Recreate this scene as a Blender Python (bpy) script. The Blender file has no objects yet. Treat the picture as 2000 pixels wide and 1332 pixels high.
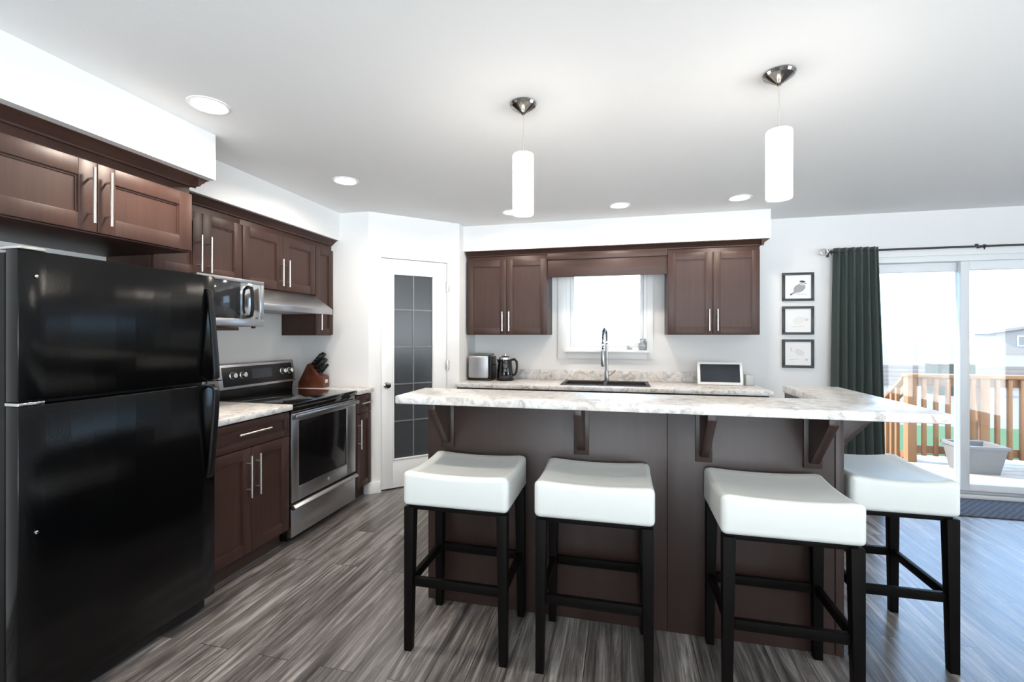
import bpy, bmesh, math, random
from mathutils import Vector, Matrix
random.seed(7)
PI = math.pi
R = math.radians
SC = bpy.context.scene
COL = SC.collection

# ------------------------------------------------------------------ camera
H = 1.37
cam_d = bpy.data.cameras.new('camera')
cam = bpy.data.objects.new('camera', cam_d)
COL.objects.link(cam)
cam.location = (0, 0, H)
cam.rotation_euler = (R(90), 0, R(13.43))
cam_d.sensor_width = 36.0
cam_d.lens = 16.2
cam_d.shift_y = -0.0055
cam_d.clip_start = 0.05
cam_d.clip_end = 400
SC.camera = cam

# ------------------------------------------------------------------ world, sun, exposure
world = bpy.data.worlds.new('sky')
SC.world = world
world.use_nodes = True
wn = world.node_tree
wn.nodes.clear()
w_out = wn.nodes.new('ShaderNodeOutputWorld')
w_bg = wn.nodes.new('ShaderNodeBackground')
w_tc = wn.nodes.new('ShaderNodeTexCoord')
w_sep = wn.nodes.new('ShaderNodeSeparateXYZ')
w_ramp = wn.nodes.new('ShaderNodeValToRGB')
wn.links.new(w_tc.outputs['Generated'], w_sep.inputs[0])
wn.links.new(w_sep.outputs['Z'], w_ramp.inputs[0])
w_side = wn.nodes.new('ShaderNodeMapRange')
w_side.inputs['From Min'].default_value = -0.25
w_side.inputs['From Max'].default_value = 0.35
w_mix = wn.nodes.new('ShaderNodeMix')
w_mix.data_type = 'RGBA'
# rear side: dim sky above, added glow below to brighten the ceiling
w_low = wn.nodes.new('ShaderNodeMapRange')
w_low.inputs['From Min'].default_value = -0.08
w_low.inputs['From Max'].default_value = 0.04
w_rear_fill = wn.nodes.new('ShaderNodeMix')
w_rear_fill.data_type = 'RGBA'
w_rear_fill.inputs[6].default_value = (2.0, 2.12, 2.25, 1)
w_rear_fill.inputs[7].default_value = (0.42, 0.48, 0.54, 1)
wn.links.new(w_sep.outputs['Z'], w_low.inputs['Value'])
wn.links.new(w_low.outputs[0], w_rear_fill.inputs[0])
wn.links.new(w_rear_fill.outputs[2], w_mix.inputs[6])
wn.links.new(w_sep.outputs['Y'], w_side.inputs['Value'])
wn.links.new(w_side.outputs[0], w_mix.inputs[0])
wn.links.new(w_ramp.outputs[0], w_mix.inputs[7])
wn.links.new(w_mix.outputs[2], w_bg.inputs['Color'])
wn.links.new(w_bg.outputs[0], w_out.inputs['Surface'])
w_ramp.color_ramp.elements[0].position = 0.0
w_ramp.color_ramp.elements[0].color = (0.37, 0.56, 0.78, 1)
w_ramp.color_ramp.elements[1].position = 0.7
w_ramp.color_ramp.elements[1].color = (0.26, 0.44, 0.80, 1)
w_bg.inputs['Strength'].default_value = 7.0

sun_d = bpy.data.lights.new('sun', 'SUN')
sun_d.energy = 7.0
sun_d.angle = R(1.0)
sun_d.color = (1.0, 0.9, 0.74)
sun = bpy.data.objects.new('sun', sun_d)
COL.objects.link(sun)
sun.location = (-8, 12, 9)
sun.rotation_euler = Vector((0.93, -0.12, -0.72)).to_track_quat('-Z', 'Y').to_euler()

SC.view_settings.view_transform = 'Standard'
SC.view_settings.look = 'None'
SC.view_settings.exposure = 0.15
SC.view_settings.gamma = 1.0
SC.view_settings.use_curve_mapping = False
SC.cycles.max_bounces = 10
SC.cycles.diffuse_bounces = 6
SC.cycles.glossy_bounces = 4
SC.cycles.transparent_max_bounces = 12
SC.cycles.sample_clamp_indirect = 6.0
SC.cycles.caustics_reflective = False
SC.cycles.caustics_refractive = False

DOWN_W = 15.0          # watts of one recessed light
WARM = (1.0, 0.88, 0.76)
SHADE_EMIT = 11.5

# ------------------------------------------------------------------ materials
MATS = {}


def new_mat(name):
    m = bpy.data.materials.new(name)
    m.use_nodes = True
    n = m.node_tree
    b = n.nodes['Principled BSDF']
    MATS[name] = m
    return m, n, b


def plain(name, col, rough=0.5, metal=0.0, coat=0.0, bump=0.0, bscale=60.0, spec=0.5, sheen=0.0):
    m, n, b = new_mat(name)
    b.inputs['Base Color'].default_value = (*col, 1)
    b.inputs['Roughness'].default_value = rough
    b.inputs['Metallic'].default_value = metal
    b.inputs['Coat Weight'].default_value = coat
    b.inputs['Specular IOR Level'].default_value = spec
    b.inputs['Sheen Weight'].default_value = sheen
    tc = n.nodes.new('ShaderNodeTexCoord')
    no = n.nodes.new('ShaderNodeTexNoise')
    no.inputs['Scale'].default_value = bscale
    no.inputs['Detail'].default_value = 4
    n.links.new(tc.outputs['Object'], no.inputs['Vector'])
    if bump:
        bp = n.nodes.new('ShaderNodeBump')
        bp.inputs['Strength'].default_value = bump
        bp.inputs['Distance'].default_value = 0.01
        n.links.new(no.outputs['Fac'], bp.inputs['Height'])
        n.links.new(bp.outputs[0], b.inputs['Normal'])
    else:
        mr = n.nodes.new('ShaderNodeMapRange')
        mr.inputs['To Min'].default_value = max(0.0, rough - 0.012)
        mr.inputs['To Max'].default_value = min(1.0, rough + 0.012)
        n.links.new(no.outputs['Fac'], mr.inputs['Value'])
        n.links.new(mr.outputs[0], b.inputs['Roughness'])
    return m


def wood(name, c0, c1, rough=0.42, grain='Z', scale=1.0, coat=0.0, spec=0.5):
    m, n, b = new_mat(name)
    tc = n.nodes.new('ShaderNodeTexCoord')
    mp = n.nodes.new('ShaderNodeMapping')
    s = {'X': (1.2, 26, 26), 'Y': (26, 1.2, 26), 'Z': (26, 26, 1.2)}[grain]
    mp.inputs['Scale'].default_value = [v * scale for v in s]
    no = n.nodes.new('ShaderNodeTexNoise')
    no.inputs['Scale'].default_value = 1.6
    no.inputs['Detail'].default_value = 7
    no.inputs['Roughness'].default_value = 0.65
    no.inputs['Distortion'].default_value = 0.5
    n2 = n.nodes.new('ShaderNodeTexNoise')
    n2.inputs['Scale'].default_value = 3.5
    n2.inputs['Detail'].default_value = 3
    mx = n.nodes.new('ShaderNodeMix')
    mx.data_type = 'FLOAT'
    mx.inputs[0].default_value = 0.4
    rp = n.nodes.new('ShaderNodeValToRGB')
    rp.color_ramp.elements[0].position = 0.3
    rp.color_ramp.elements[0].color = (*c0, 1)
    rp.color_ramp.elements[1].position = 0.72
    rp.color_ramp.elements[1].color = (*c1, 1)
    n.links.new(tc.outputs['Object'], mp.inputs['Vector'])
    n.links.new(mp.outputs[0], no.inputs['Vector'])
    n.links.new(tc.outputs['Object'], n2.inputs['Vector'])
    n.links.new(no.outputs['Fac'], mx.inputs[2])
    n.links.new(n2.outputs['Fac'], mx.inputs[3])
    n.links.new(mx.outputs[0], rp.inputs[0])
    n.links.new(rp.outputs[0], b.inputs['Base Color'])
    b.inputs['Roughness'].default_value = rough
    b.inputs['Coat Weight'].default_value = coat
    b.inputs['Coat Roughness'].default_value = 0.25
    b.inputs['Specular IOR Level'].default_value = spec
    return m


def marble(name):
    m, n, b = new_mat(name)
    tc = n.nodes.new('ShaderNodeTexCoord')
    a = n.nodes.new('ShaderNodeTexNoise')
    a.inputs['Scale'].default_value = 15.0
    a.inputs['Detail'].default_value = 9
    a.inputs['Roughness'].default_value = 0.68
    a.inputs['Distortion'].default_value = 1.4
    c = n.nodes.new('ShaderNodeTexNoise')
    c.inputs['Scale'].default_value = 3.2
    c.inputs['Detail'].default_value = 5
    c.inputs['Distortion'].default_value = 0.8
    rp = n.nodes.new('ShaderNodeValToRGB')
    e = rp.color_ramp.elements
    e[0].position = 0.28
    e[0].color = (0.28, 0.275, 0.27, 1)
    e[1].position = 0.62
    e[1].color = (0.80, 0.795, 0.78, 1)
    x = e.new(0.42)
    x.color = (0.52, 0.515, 0.505, 1)
    x = e.new(0.5)
    x.color = (0.68, 0.675, 0.665, 1)
    warm = n.nodes.new('ShaderNodeValToRGB')
    warm.color_ramp.elements[0].position = 0.45
    warm.color_ramp.elements[0].color = (1, 1, 1, 1)
    warm.color_ramp.elements[1].position = 0.68
    warm.color_ramp.elements[1].color = (0.95, 0.88, 0.82, 1)
    mu = n.nodes.new('ShaderNodeMix')
    mu.data_type = 'RGBA'
    mu.blend_type = 'MULTIPLY'
    mu.inputs[0].default_value = 1.0
    for t in (a, c):
        n.links.new(tc.outputs['Object'], t.inputs['Vector'])
    n.links.new(a.outputs['Fac'], rp.inputs[0])
    n.links.new(c.outputs['Fac'], warm.inputs[0])
    n.links.new(rp.outputs[0], mu.inputs[6])
    n.links.new(warm.outputs[0], mu.inputs[7])
    n.links.new(mu.outputs[2], b.inputs['Base Color'])
    b.inputs['Roughness'].default_value = 0.28
    return m


def floor_mat(name):
    m, n, b = new_mat(name)
    tc = n.nodes.new('ShaderNodeTexCoord')
    mp = n.nodes.new('ShaderNodeMapping')           # planks run along Y
    mp.inputs['Rotation'].default_value = (0, 0, R(90))
    br = n.nodes.new('ShaderNodeTexBrick')
    br.offset = 0.37
    br.inputs['Scale'].default_value = 1.0
    br.inputs['Brick Width'].default_value = 1.22
    br.inputs['Row Height'].default_value = 0.152
    br.inputs['Mortar Size'].default_value = 0.0018
    br.inputs['Mortar Smooth'].default_value = 0.2
    br.inputs['Bias'].default_value = 0.0
    br.inputs['Color1'].default_value = (0, 0, 0, 1)
    br.inputs['Color2'].default_value = (1, 1, 1, 1)
    br.inputs['Mortar'].default_value = (0.5, 0.5, 0.5, 1)
    n.links.new(tc.outputs['Object'], mp.inputs['Vector'])
    n.links.new(mp.outputs[0], br.inputs['Vector'])
    # grain: long streaks, offset plank by plank
    off = n.nodes.new('ShaderNodeVectorMath')
    off.operation = 'MULTIPLY_ADD'
    off.inputs[1].default_value = (3.1, 7.7, 5.3)
    n.links.new(br.outputs['Color'], off.inputs[0])
    n.links.new(tc.outputs['Object'], off.inputs[2])
    st = n.nodes.new('ShaderNodeMapping')
    st.inputs['Scale'].default_value = (11, 0.75, 1)
    n.links.new(off.outputs[0], st.inputs['Vector'])
    g = n.nodes.new('ShaderNodeTexNoise')
    g.inputs['Scale'].default_value = 1.7
    g.inputs['Detail'].default_value = 9
    g.inputs['Roughness'].default_value = 0.7
    g.inputs['Distortion'].default_value = 0.9
    n.links.new(st.outputs[0], g.inputs['Vector'])
    st2 = n.nodes.new('ShaderNodeMapping')
    st2.inputs['Scale'].default_value = (75, 2.2, 1)
    n.links.new(off.outputs[0], st2.inputs['Vector'])
    g2 = n.nodes.new('ShaderNodeTexNoise')
    g2.inputs['Scale'].default_value = 1.5
    g2.inputs['Detail'].default_value = 6
    g2.inputs['Roughness'].default_value = 0.6
    n.links.new(st2.outputs[0], g2.inputs['Vector'])
    gm_ = n.nodes.new('ShaderNodeMix')
    gm_.data_type = 'FLOAT'
    gm_.inputs[0].default_value = 0.33
    n.links.new(g.outputs['Fac'], gm_.inputs[2])
    n.links.new(g2.outputs['Fac'], gm_.inputs[3])
    rp = n.nodes.new('ShaderNodeValToRGB')
    e = rp.color_ramp.elements
    e[0].position = 0.36
    e[0].color = (0.022, 0.0195, 0.0185, 1)
    e[1].position = 0.645
    e[1].color = (0.38, 0.362, 0.35, 1)
    x = e.new(0.5)
    x.color = (0.142, 0.130, 0.124, 1)
    n.links.new(gm_.outputs[0], rp.inputs[0])
    tone = n.nodes.new('ShaderNodeMapRange')
    tone.inputs['To Min'].default_value = 0.66
    tone.inputs['To Max'].default_value = 1.22
    n.links.new(br.outputs['Color'], tone.inputs['Value'])
    mu = n.nodes.new('ShaderNodeMix')
    mu.data_type = 'RGBA'
    mu.blend_type = 'MULTIPLY'
    mu.inputs[0].default_value = 1.0
    n.links.new(rp.outputs[0], mu.inputs[6])
    n.links.new(tone.outputs[0], mu.inputs[7])
    gap = n.nodes.new('ShaderNodeMix')
    gap.data_type = 'RGBA'
    gap.inputs[7].default_value = (0.03, 0.025, 0.022, 1)
    n.links.new(br.outputs['Fac'], gap.inputs[0])
    n.links.new(mu.outputs[2], gap.inputs[6])
    n.links.new(gap.outputs[2], b.inputs['Base Color'])
    ro = n.nodes.new('ShaderNodeMapRange')
    ro.inputs['To Min'].default_value = 0.26
    ro.inputs['To Max'].default_value = 0.42
    n.links.new(g.outputs['Fac'], ro.inputs['Value'])
    n.links.new(ro.outputs[0], b.inputs['Roughness'])
    bp = n.nodes.new('ShaderNodeBump')
    bp.inputs['Strength'].default_value = 0.12
    bp.inputs['Distance'].default_value = 0.004
    n.links.new(g.outputs['Fac'], bp.inputs['Height'])
    n.links.new(bp.outputs[0], b.inputs['Normal'])
    b.inputs['Coat Weight'].default_value = 0.45
    b.inputs['Coat Roughness'].default_value = 0.26
    return m


def glass_mat(name, refl=0.08, tint=(0.97, 0.985, 0.98)):
    m, n, b = new_mat(name)
    n.nodes.remove(b)
    out = n.nodes['Material Output']
    tr = n.nodes.new('ShaderNodeBsdfTransparent')
    tr.inputs[0].default_value = (*tint, 1)
    gl = n.nodes.new('ShaderNodeBsdfGlossy')
    gl.inputs['Roughness'].default_value = 0.02
    lw = n.nodes.new('ShaderNodeLayerWeight')
    lw.inputs['Blend'].default_value = 0.25
    mr = n.nodes.new('ShaderNodeMapRange')
    mr.inputs['To Min'].default_value = refl * 0.4
    mr.inputs['To Max'].default_value = 0.6
    mx = n.nodes.new('ShaderNodeMixShader')
    n.links.new(lw.outputs['Fresnel'], mr.inputs['Value'])
    n.links.new(mr.outputs[0], mx.inputs[0])
    n.links.new(tr.outputs[0], mx.inputs[1])
    n.links.new(gl.outputs[0], mx.inputs[2])
    n.links.new(mx.outputs[0], out.inputs['Surface'])
    return m


def emit_mat(name, col, strength):
    m, n, b = new_mat(name)
    b.inputs['Base Color'].default_value = (0.9, 0.9, 0.88, 1)
    b.inputs['Emission Color'].default_value = (*col, 1)
    b.inputs['Emission Strength'].default_value = strength
    return m


def mat_pattern(name):
    m, n, b = new_mat(name)
    tc = n.nodes.new('ShaderNodeTexCoord')
    mp = n.nodes.new('ShaderNodeMapping')
    mp.inputs['Rotation'].default_value = (0, 0, R(45))
    wv = n.nodes.new('ShaderNodeTexWave')
    wv.inputs['Scale'].default_value = 9.0
    wv.inputs['Distortion'].default_value = 2.0
    no = n.nodes.new('ShaderNodeTexNoise')
    no.inputs['Scale'].default_value = 180
    rp = n.nodes.new('ShaderNodeValToRGB')
    rp.color_ramp.elements[0].color = (0.035, 0.036, 0.04, 1)
    rp.color_ramp.elements[1].color = (0.11, 0.115, 0.13, 1)
    n.links.new(tc.outputs['Object'], mp.inputs[0])
    n.links.new(mp.outputs[0], wv.inputs['Vector'])
    n.links.new(tc.outputs['Object'], no.inputs['Vector'])
    mx = n.nodes.new('ShaderNodeMix')
    mx.data_type = 'FLOAT'
    mx.inputs[0].default_value = 0.35
    n.links.new(wv.outputs['Fac'], mx.inputs[2])
    n.links.new(no.outputs['Fac'], mx.inputs[3])
    n.links.new(mx.outputs[0], rp.inputs[0])
    n.links.new(rp.outputs[0], b.inputs['Base Color'])
    b.inputs['Roughness'].default_value = 0.8
    return m


def steel_mat(name, col=(0.47, 0.47, 0.48), rough=0.3, axis='X'):
    m, n, b = new_mat(name)
    tc = n.nodes.new('ShaderNodeTexCoord')
    mp = n.nodes.new('ShaderNodeMapping')
    mp.inputs['Scale'].default_value = {'X': (2, 300, 300), 'Z': (300, 300, 2)}[axis]
    no = n.nodes.new('ShaderNodeTexNoise')
    no.inputs['Scale'].default_value = 1.0
    no.inputs['Detail'].default_value = 3
    mr = n.nodes.new('ShaderNodeMapRange')
    mr.inputs['To Min'].default_value = rough - 0.07
    mr.inputs['To Max'].default_value = rough + 0.09
    n.links.new(tc.outputs['Object'], mp.inputs[0])
    n.links.new(mp.outputs[0], no.inputs['Vector'])
    n.links.new(no.outputs['Fac'], mr.inputs['Value'])
    n.links.new(mr.outputs[0], b.inputs['Roughness'])
    b.inputs['Base Color'].default_value = (*col, 1)
    b.inputs['Metallic'].default_value = 1.0
    return m


M_WALL = plain('wall_paint', (0.77, 0.77, 0.77), 0.75, bump=0.03, bscale=220)
M_CEIL = plain('ceiling_paint', (0.90, 0.90, 0.90), 0.9, bump=0.06, bscale=160)
M_TRIM = plain('white_trim_paint', (0.82, 0.83, 0.83), 0.4)
M_VINYL = plain('white_vinyl', (0.80, 0.82, 0.84), 0.35)
M_FLOOR = floor_mat('grey_plank_floor')
M_CAB = wood('dark_stained_maple', (0.032, 0.0145, 0.0105), (0.062, 0.0285, 0.021), 0.45, spec=0.4)
M_CABX = wood('dark_stained_maple_level', (0.032, 0.0145, 0.0105), (0.062, 0.0285, 0.021), 0.45, spec=0.4, grain='X')
M_PANEL = wood('dark_island_panel', (0.025, 0.0135, 0.0115), (0.039, 0.022, 0.0185), 0.38, spec=0.45, scale=0.7)
M_TOE = plain('toe_kick_black', (0.02, 0.014, 0.012), 0.6)
M_CABIN = plain('cabinet_underside', (0.05, 0.028, 0.022), 0.6)
M_MARBLE = marble('marble_laminate')
M_STEEL = steel_mat('brushed_steel', axis='X')
M_STEELZ = steel_mat('brushed_steel_upright', axis='Z')
M_NICKEL = plain('satin_nickel', (0.78, 0.76, 0.72), 0.28, 1.0)
M_CHROME = plain('chrome', (0.80, 0.81, 0.82), 0.10, 1.0)
M_FAUCET = plain('faucet_steel', (0.45, 0.45, 0.46), 0.25, 1.0)
M_DKCHROME = plain('dark_chrome', (0.36, 0.34, 0.32), 0.12, 1.0)
M_FRIDGE = plain('fridge_black', (0.0015, 0.0017, 0.002), 0.15, bump=0.015, bscale=170, spec=0.3)
M_BLACK = plain('black_plastic', (0.005, 0.005, 0.0055), 0.35, spec=0.35)
M_BLACKSAT = plain('black_satin', (0.006, 0.006, 0.0065), 0.5, spec=0.3)
M_GLOSSBLK = plain('black_glass', (0.006, 0.006, 0.007), 0.06, coat=0.5)
M_OVENGLS = plain('oven_glass', (0.004, 0.004, 0.0045), 0.12, spec=0.2)
M_SCREEN = plain('dark_screen', (0.018, 0.022, 0.030), 0.4, spec=0.3)
M_DISPLAY = plain('panel_display', (0.03, 0.035, 0.045), 0.2)
M_LEATHER = plain('white_leather', (0.66, 0.69, 0.675), 0.42, bump=0.05, bscale=260)
M_LEG = wood('black_wood', (0.003, 0.0025, 0.0024), (0.007, 0.006, 0.0055), 0.45, spec=0.06)
M_CURTAIN = plain('dark_green_cloth', (0.034, 0.052, 0.047), 0.85, bump=0.15, bscale=500, sheen=0.3)
M_GLASS = glass_mat('clear_glass')
M_FROST = plain('pantry_grey_glass', (0.050, 0.055, 0.061), 0.22)
M_MUNTIN = plain('grey_muntin', (0.16, 0.17, 0.175), 0.35)
M_PAPER = plain('print_paper', (0.84, 0.84, 0.83), 0.8)
M_INK = plain('ink_grey', (0.36, 0.37, 0.38), 0.8)
M_INKD = plain('ink_black', (0.05, 0.05, 0.055), 0.8)
M_INKL = plain('ink_pale', (0.60, 0.60, 0.60), 0.8)
M_INKT = plain('ink_tan', (0.72, 0.62, 0.56), 0.8)
M_FRAME = plain('black_frame', (0.022, 0.022, 0.025), 0.4)
M_WHITE = plain('white_plastic', (0.82, 0.82, 0.82), 0.3)
M_GREY = plain('grey_plastic', (0.40, 0.41, 0.42), 0.5)
M_BLOCK = wood('cherry_block', (0.065, 0.016, 0.008), (0.125, 0.032, 0.015), 0.35)
M_TAG = plain('pale_tag', (0.75, 0.60, 0.56), 0.3)
M_SINK = plain('black_composite', (0.022, 0.019, 0.020), 0.45)
M_MAT = mat_pattern('door_mat_weave')
M_SHADE = emit_mat('lit_opal_glass', (1.0, 0.91, 0.81), SHADE_EMIT)
M_LENS = emit_mat('lit_downlight', (1.0, 0.92, 0.82), 14.0)
M_JAR = glass_mat('jar_glass', 0.3, (0.86, 0.88, 0.88))
M_DECK = wood('deck_boards', (0.40, 0.33, 0.26), (0.55, 0.47, 0.39), 0.7, grain='X')
M_CEDAR = wood('cedar_rail', (0.24, 0.105, 0.032), (0.33, 0.155, 0.055), 0.6)
M_CEDARX = wood('cedar_rail_level', (0.24, 0.105, 0.032), (0.33, 0.155, 0.055), 0.6, grain='X')
M_POT = plain('grey_pot', (0.20, 0.195, 0.19), 0.6)
M_SOIL = plain('potting_soil', (0.05, 0.038, 0.03), 0.9)
M_STONE = plain('pale_stone', (0.26, 0.24, 0.22), 0.8, bump=0.3, bscale=20)
M_GRASS = plain('lawn_green', (0.05, 0.11, 0.03), 0.9, bump=0.5, bscale=30)
M_YARD = plain('yard_gravel', (0.20, 0.18, 0.17), 0.9, bump=0.3, bscale=8)
M_FENCE = plain('pale_fence', (0.24, 0.215, 0.21), 0.8)
M_BOX = plain('green_grey_box', (0.030, 0.040, 0.034), 0.7)
M_SIDING = plain('hazed_siding', (0.31, 0.31, 0.32), 0.8)  # distance haze is put into the siding, roof and pane colours
M_ROOFT = plain('hazed_roof', (0.27, 0.27, 0.285), 0.9)
M_WINDK = plain('hazed_far_window', (0.23, 0.245, 0.27), 0.3)

# ------------------------------------------------------------------ mesh builder


class B:
    def __init__(self):
        self.bm = bmesh.new()

    def box(self, x0, x1, y0, y1, z0, z1, bev=0.0, seg=2):
        bm = self.bm
        vs = [bm.verts.new(p) for p in ((x0, y0, z0), (x1, y0, z0), (x1, y1, z0), (x0, y1, z0),
                                        (x0, y0, z1), (x1, y0, z1), (x1, y1, z1), (x0, y1, z1))]
        fs = [bm.faces.new([vs[i] for i in f]) for f in
              ((3, 2, 1, 0), (4, 5, 6, 7), (0, 1, 5, 4), (1, 2, 6, 5), (2, 3, 7, 6), (3, 0, 4, 7))]
        if bev:
            es = list({e for f in fs for e in f.edges})
            bmesh.ops.bevel(bm, geom=es, offset=bev, segments=seg, affect='EDGES', profile=0.5)
        return self

    def prism(self, pts, a, b, axis='X', bev=0.0):
        """extrude a 2D outline; axis X: pts are (y,z); Y: (x,z); Z: (x,y)"""
        bm = self.bm

        def P(p, t):
            return {'X': (t, p[0], p[1]), 'Y': (p[0], t, p[1]), 'Z': (p[0], p[1], t)}[axis]
        lo = [bm.verts.new(P(p, a)) for p in pts]
        hi = [bm.verts.new(P(p, b)) for p in pts]
        n = len(pts)
        fs = [bm.faces.new(lo), bm.faces.new(hi[::-1])]
        for i in range(n):
            j = (i + 1) % n
            fs.append(bm.faces.new((lo[i], hi[i], hi[j], lo[j])))
        bmesh.ops.recalc_face_normals(bm, faces=fs)
        if bev:
            es = list({e for f in fs for e in f.edges})
            bmesh.ops.bevel(bm, geom=es, offset=bev, segments=2, affect='EDGES', profile=0.5)
        return self

    def tube(self, pts, r, seg=12, caps=True):
        bm = self.bm
        pts = [Vector(p) for p in pts]
        rs = r if isinstance(r, (list, tuple)) else [r] * len(pts)
        rings = []
        ref = None
        for i, p in enumerate(pts):
            t = (pts[min(i + 1, len(pts) - 1)] - pts[max(i - 1, 0)]).normalized()
            if ref is None:
                ref = Vector((0, 0, 1)) if abs(t.z) < 0.9 else Vector((1, 0, 0))
            u = (ref - t * ref.dot(t)).normalized()
            ref = u
            v = t.cross(u)
            rings.append([bm.verts.new(p + (u * math.cos(2 * PI * k / seg) + v * math.sin(2 * PI * k / seg)) * rs[i])
                          for k in range(seg)])
        for a, b in zip(rings, rings[1:]):
            for k in range(seg):
                j = (k + 1) % seg
                bm.faces.new((a[k], a[j], b[j], b[k]))
        if caps:
            bm.faces.new(rings[0][::-1])
            bm.faces.new(rings[-1])
        return self

    def lathe(self, prof, c=(0, 0, 0), seg=28, axis='Z'):
        """prof: (radius, height) from one end to the other"""
        bm = self.bm
        rings = []
        for r, h in prof:
            ring = []
            for k in range(seg):
                a = 2 * PI * k / seg
                q = {'Z': (r * math.cos(a), r * math.sin(a), h),
                     'Y': (r * math.cos(a), h, r * math.sin(a)),
                     'X': (h, r * math.cos(a), r * math.sin(a))}[axis]
                ring.append(bm.verts.new((c[0] + q[0], c[1] + q[1], c[2] + q[2])))
            rings.append(ring)
        fs = []
        for a, b in zip(rings, rings[1:]):
            for k in range(seg):
                j = (k + 1) % seg
                fs.append(bm.faces.new((a[k], a[j], b[j], b[k])))
        if prof[0][0] > 1e-5:
            fs.append(bm.faces.new(rings[0][::-1]))
        if prof[-1][0] > 1e-5:
            fs.append(bm.faces.new(rings[-1]))
        bmesh.ops.remove_doubles(bm, verts=[v for r in rings for v in r], dist=1e-6)
        return self

    def poly(self, pts):
        self.bm.faces.new([self.bm.verts.new(p) for p in pts])
        return self

    def move(self, m):
        bmesh.ops.transform(self.bm, matrix=m, verts=self.bm.verts)
        return self


def obj(name, b, mat, parent=None, angle=0.6):
    bm = b.bm
    bmesh.ops.recalc_face_normals(bm, faces=bm.faces)
    for f in bm.faces:
        f.smooth = True
    for e in bm.edges:
        if len(e.link_faces) == 2 and e.calc_face_angle(0) > angle:
            e.smooth = False
    me = bpy.data.meshes.new(name)
    bm.to_mesh(me)
    bm.free()
    me.materials.append(mat)
    o = bpy.data.objects.new(name, me)
    COL.objects.link(o)
    if parent is not None:
        o.parent = parent
    return o


def tag(o, label, cat, group=None, kind=None):
    o['label'] = label
    o['category'] = cat
    if group:
        o['group'] = group
    if kind:
        o['kind'] = kind
    return o


def thing(name, label, cat, loc=(0, 0, 0), rz=0.0, group=None):
    o = bpy.data.objects.new(name, None)
    o.empty_display_size = 0.1
    COL.objects.link(o)
    o.location = loc
    o.rotation_euler = (0, 0, rz)
    return tag(o, label, cat, group)


def struct(name, b, mat, label=None, parent=None):
    o = obj(name, b, mat, parent)
    o['kind'] = 'structure'
    if label:
        o['label'] = label
    return o


def dup(root, loc, rz, label):
    r = root.copy()
    COL.objects.link(r)
    r.location = loc
    r.rotation_euler = (0, 0, rz)
    r['label'] = label
    for ch in list(root.children):
        c = ch.copy()
        COL.objects.link(c)
        c.parent = r
        for g in list(ch.children):
            d = g.copy()
            COL.objects.link(d)
            d.parent = c
    return r


def area_down(name, parent, r, watts, col, z):
    l = bpy.data.lights.new(name, 'AREA')
    l.shape = 'DISK'
    l.size = r * 2
    l.energy = watts
    l.color = col
    l.spread = R(165)
    o = bpy.data.objects.new(name, l)
    COL.objects.link(o)
    o.parent = parent
    o.location = (0, 0, z)
    return o


# ------------------------------------------------------------------ room shell
XL, XR, YB, YF, ZC = -2.80, 5.4, 4.68, -3.4, 2.44
T = 0.14
struct('floor', B().box(XL - T, XR + T, YF - T, YB + T, -0.12, 0.0), M_FLOOR, 'grey wood plank floor')
struct('ceiling', B().box(XL - T, XR + T, YF - T, YB + T, ZC, ZC + 0.12), M_CEIL, 'smooth white ceiling')
struct('wall_left', B().box(XL - T, XL, YF - T, YB + T, 0, ZC), M_WALL, 'white wall behind fridge and range')
# back wall with the sink window and the patio door openings
WX0, WX1, WZ0, WZ1 = -0.545, 0.235, 1.225, 2.06
DX0, DX1, DZ1 = 1.93, 3.80, 2.05
wb = B()
wb.box(XL, WX0, YB, YB + T, 0, ZC)
wb.box(WX0, WX1, YB, YB + T, 0, WZ0)
wb.box(WX0, WX1, YB, YB + T, WZ1, ZC)
wb.box(WX1, DX0, YB, YB + T, 0, ZC)
wb.box(DX0, DX1, YB, YB + T, DZ1, ZC)
wb.box(DX1, XR, YB, YB + T, 0, ZC)
struct('wall_back', wb, M_WALL, 'white wall behind the sink counter and patio door')
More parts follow.
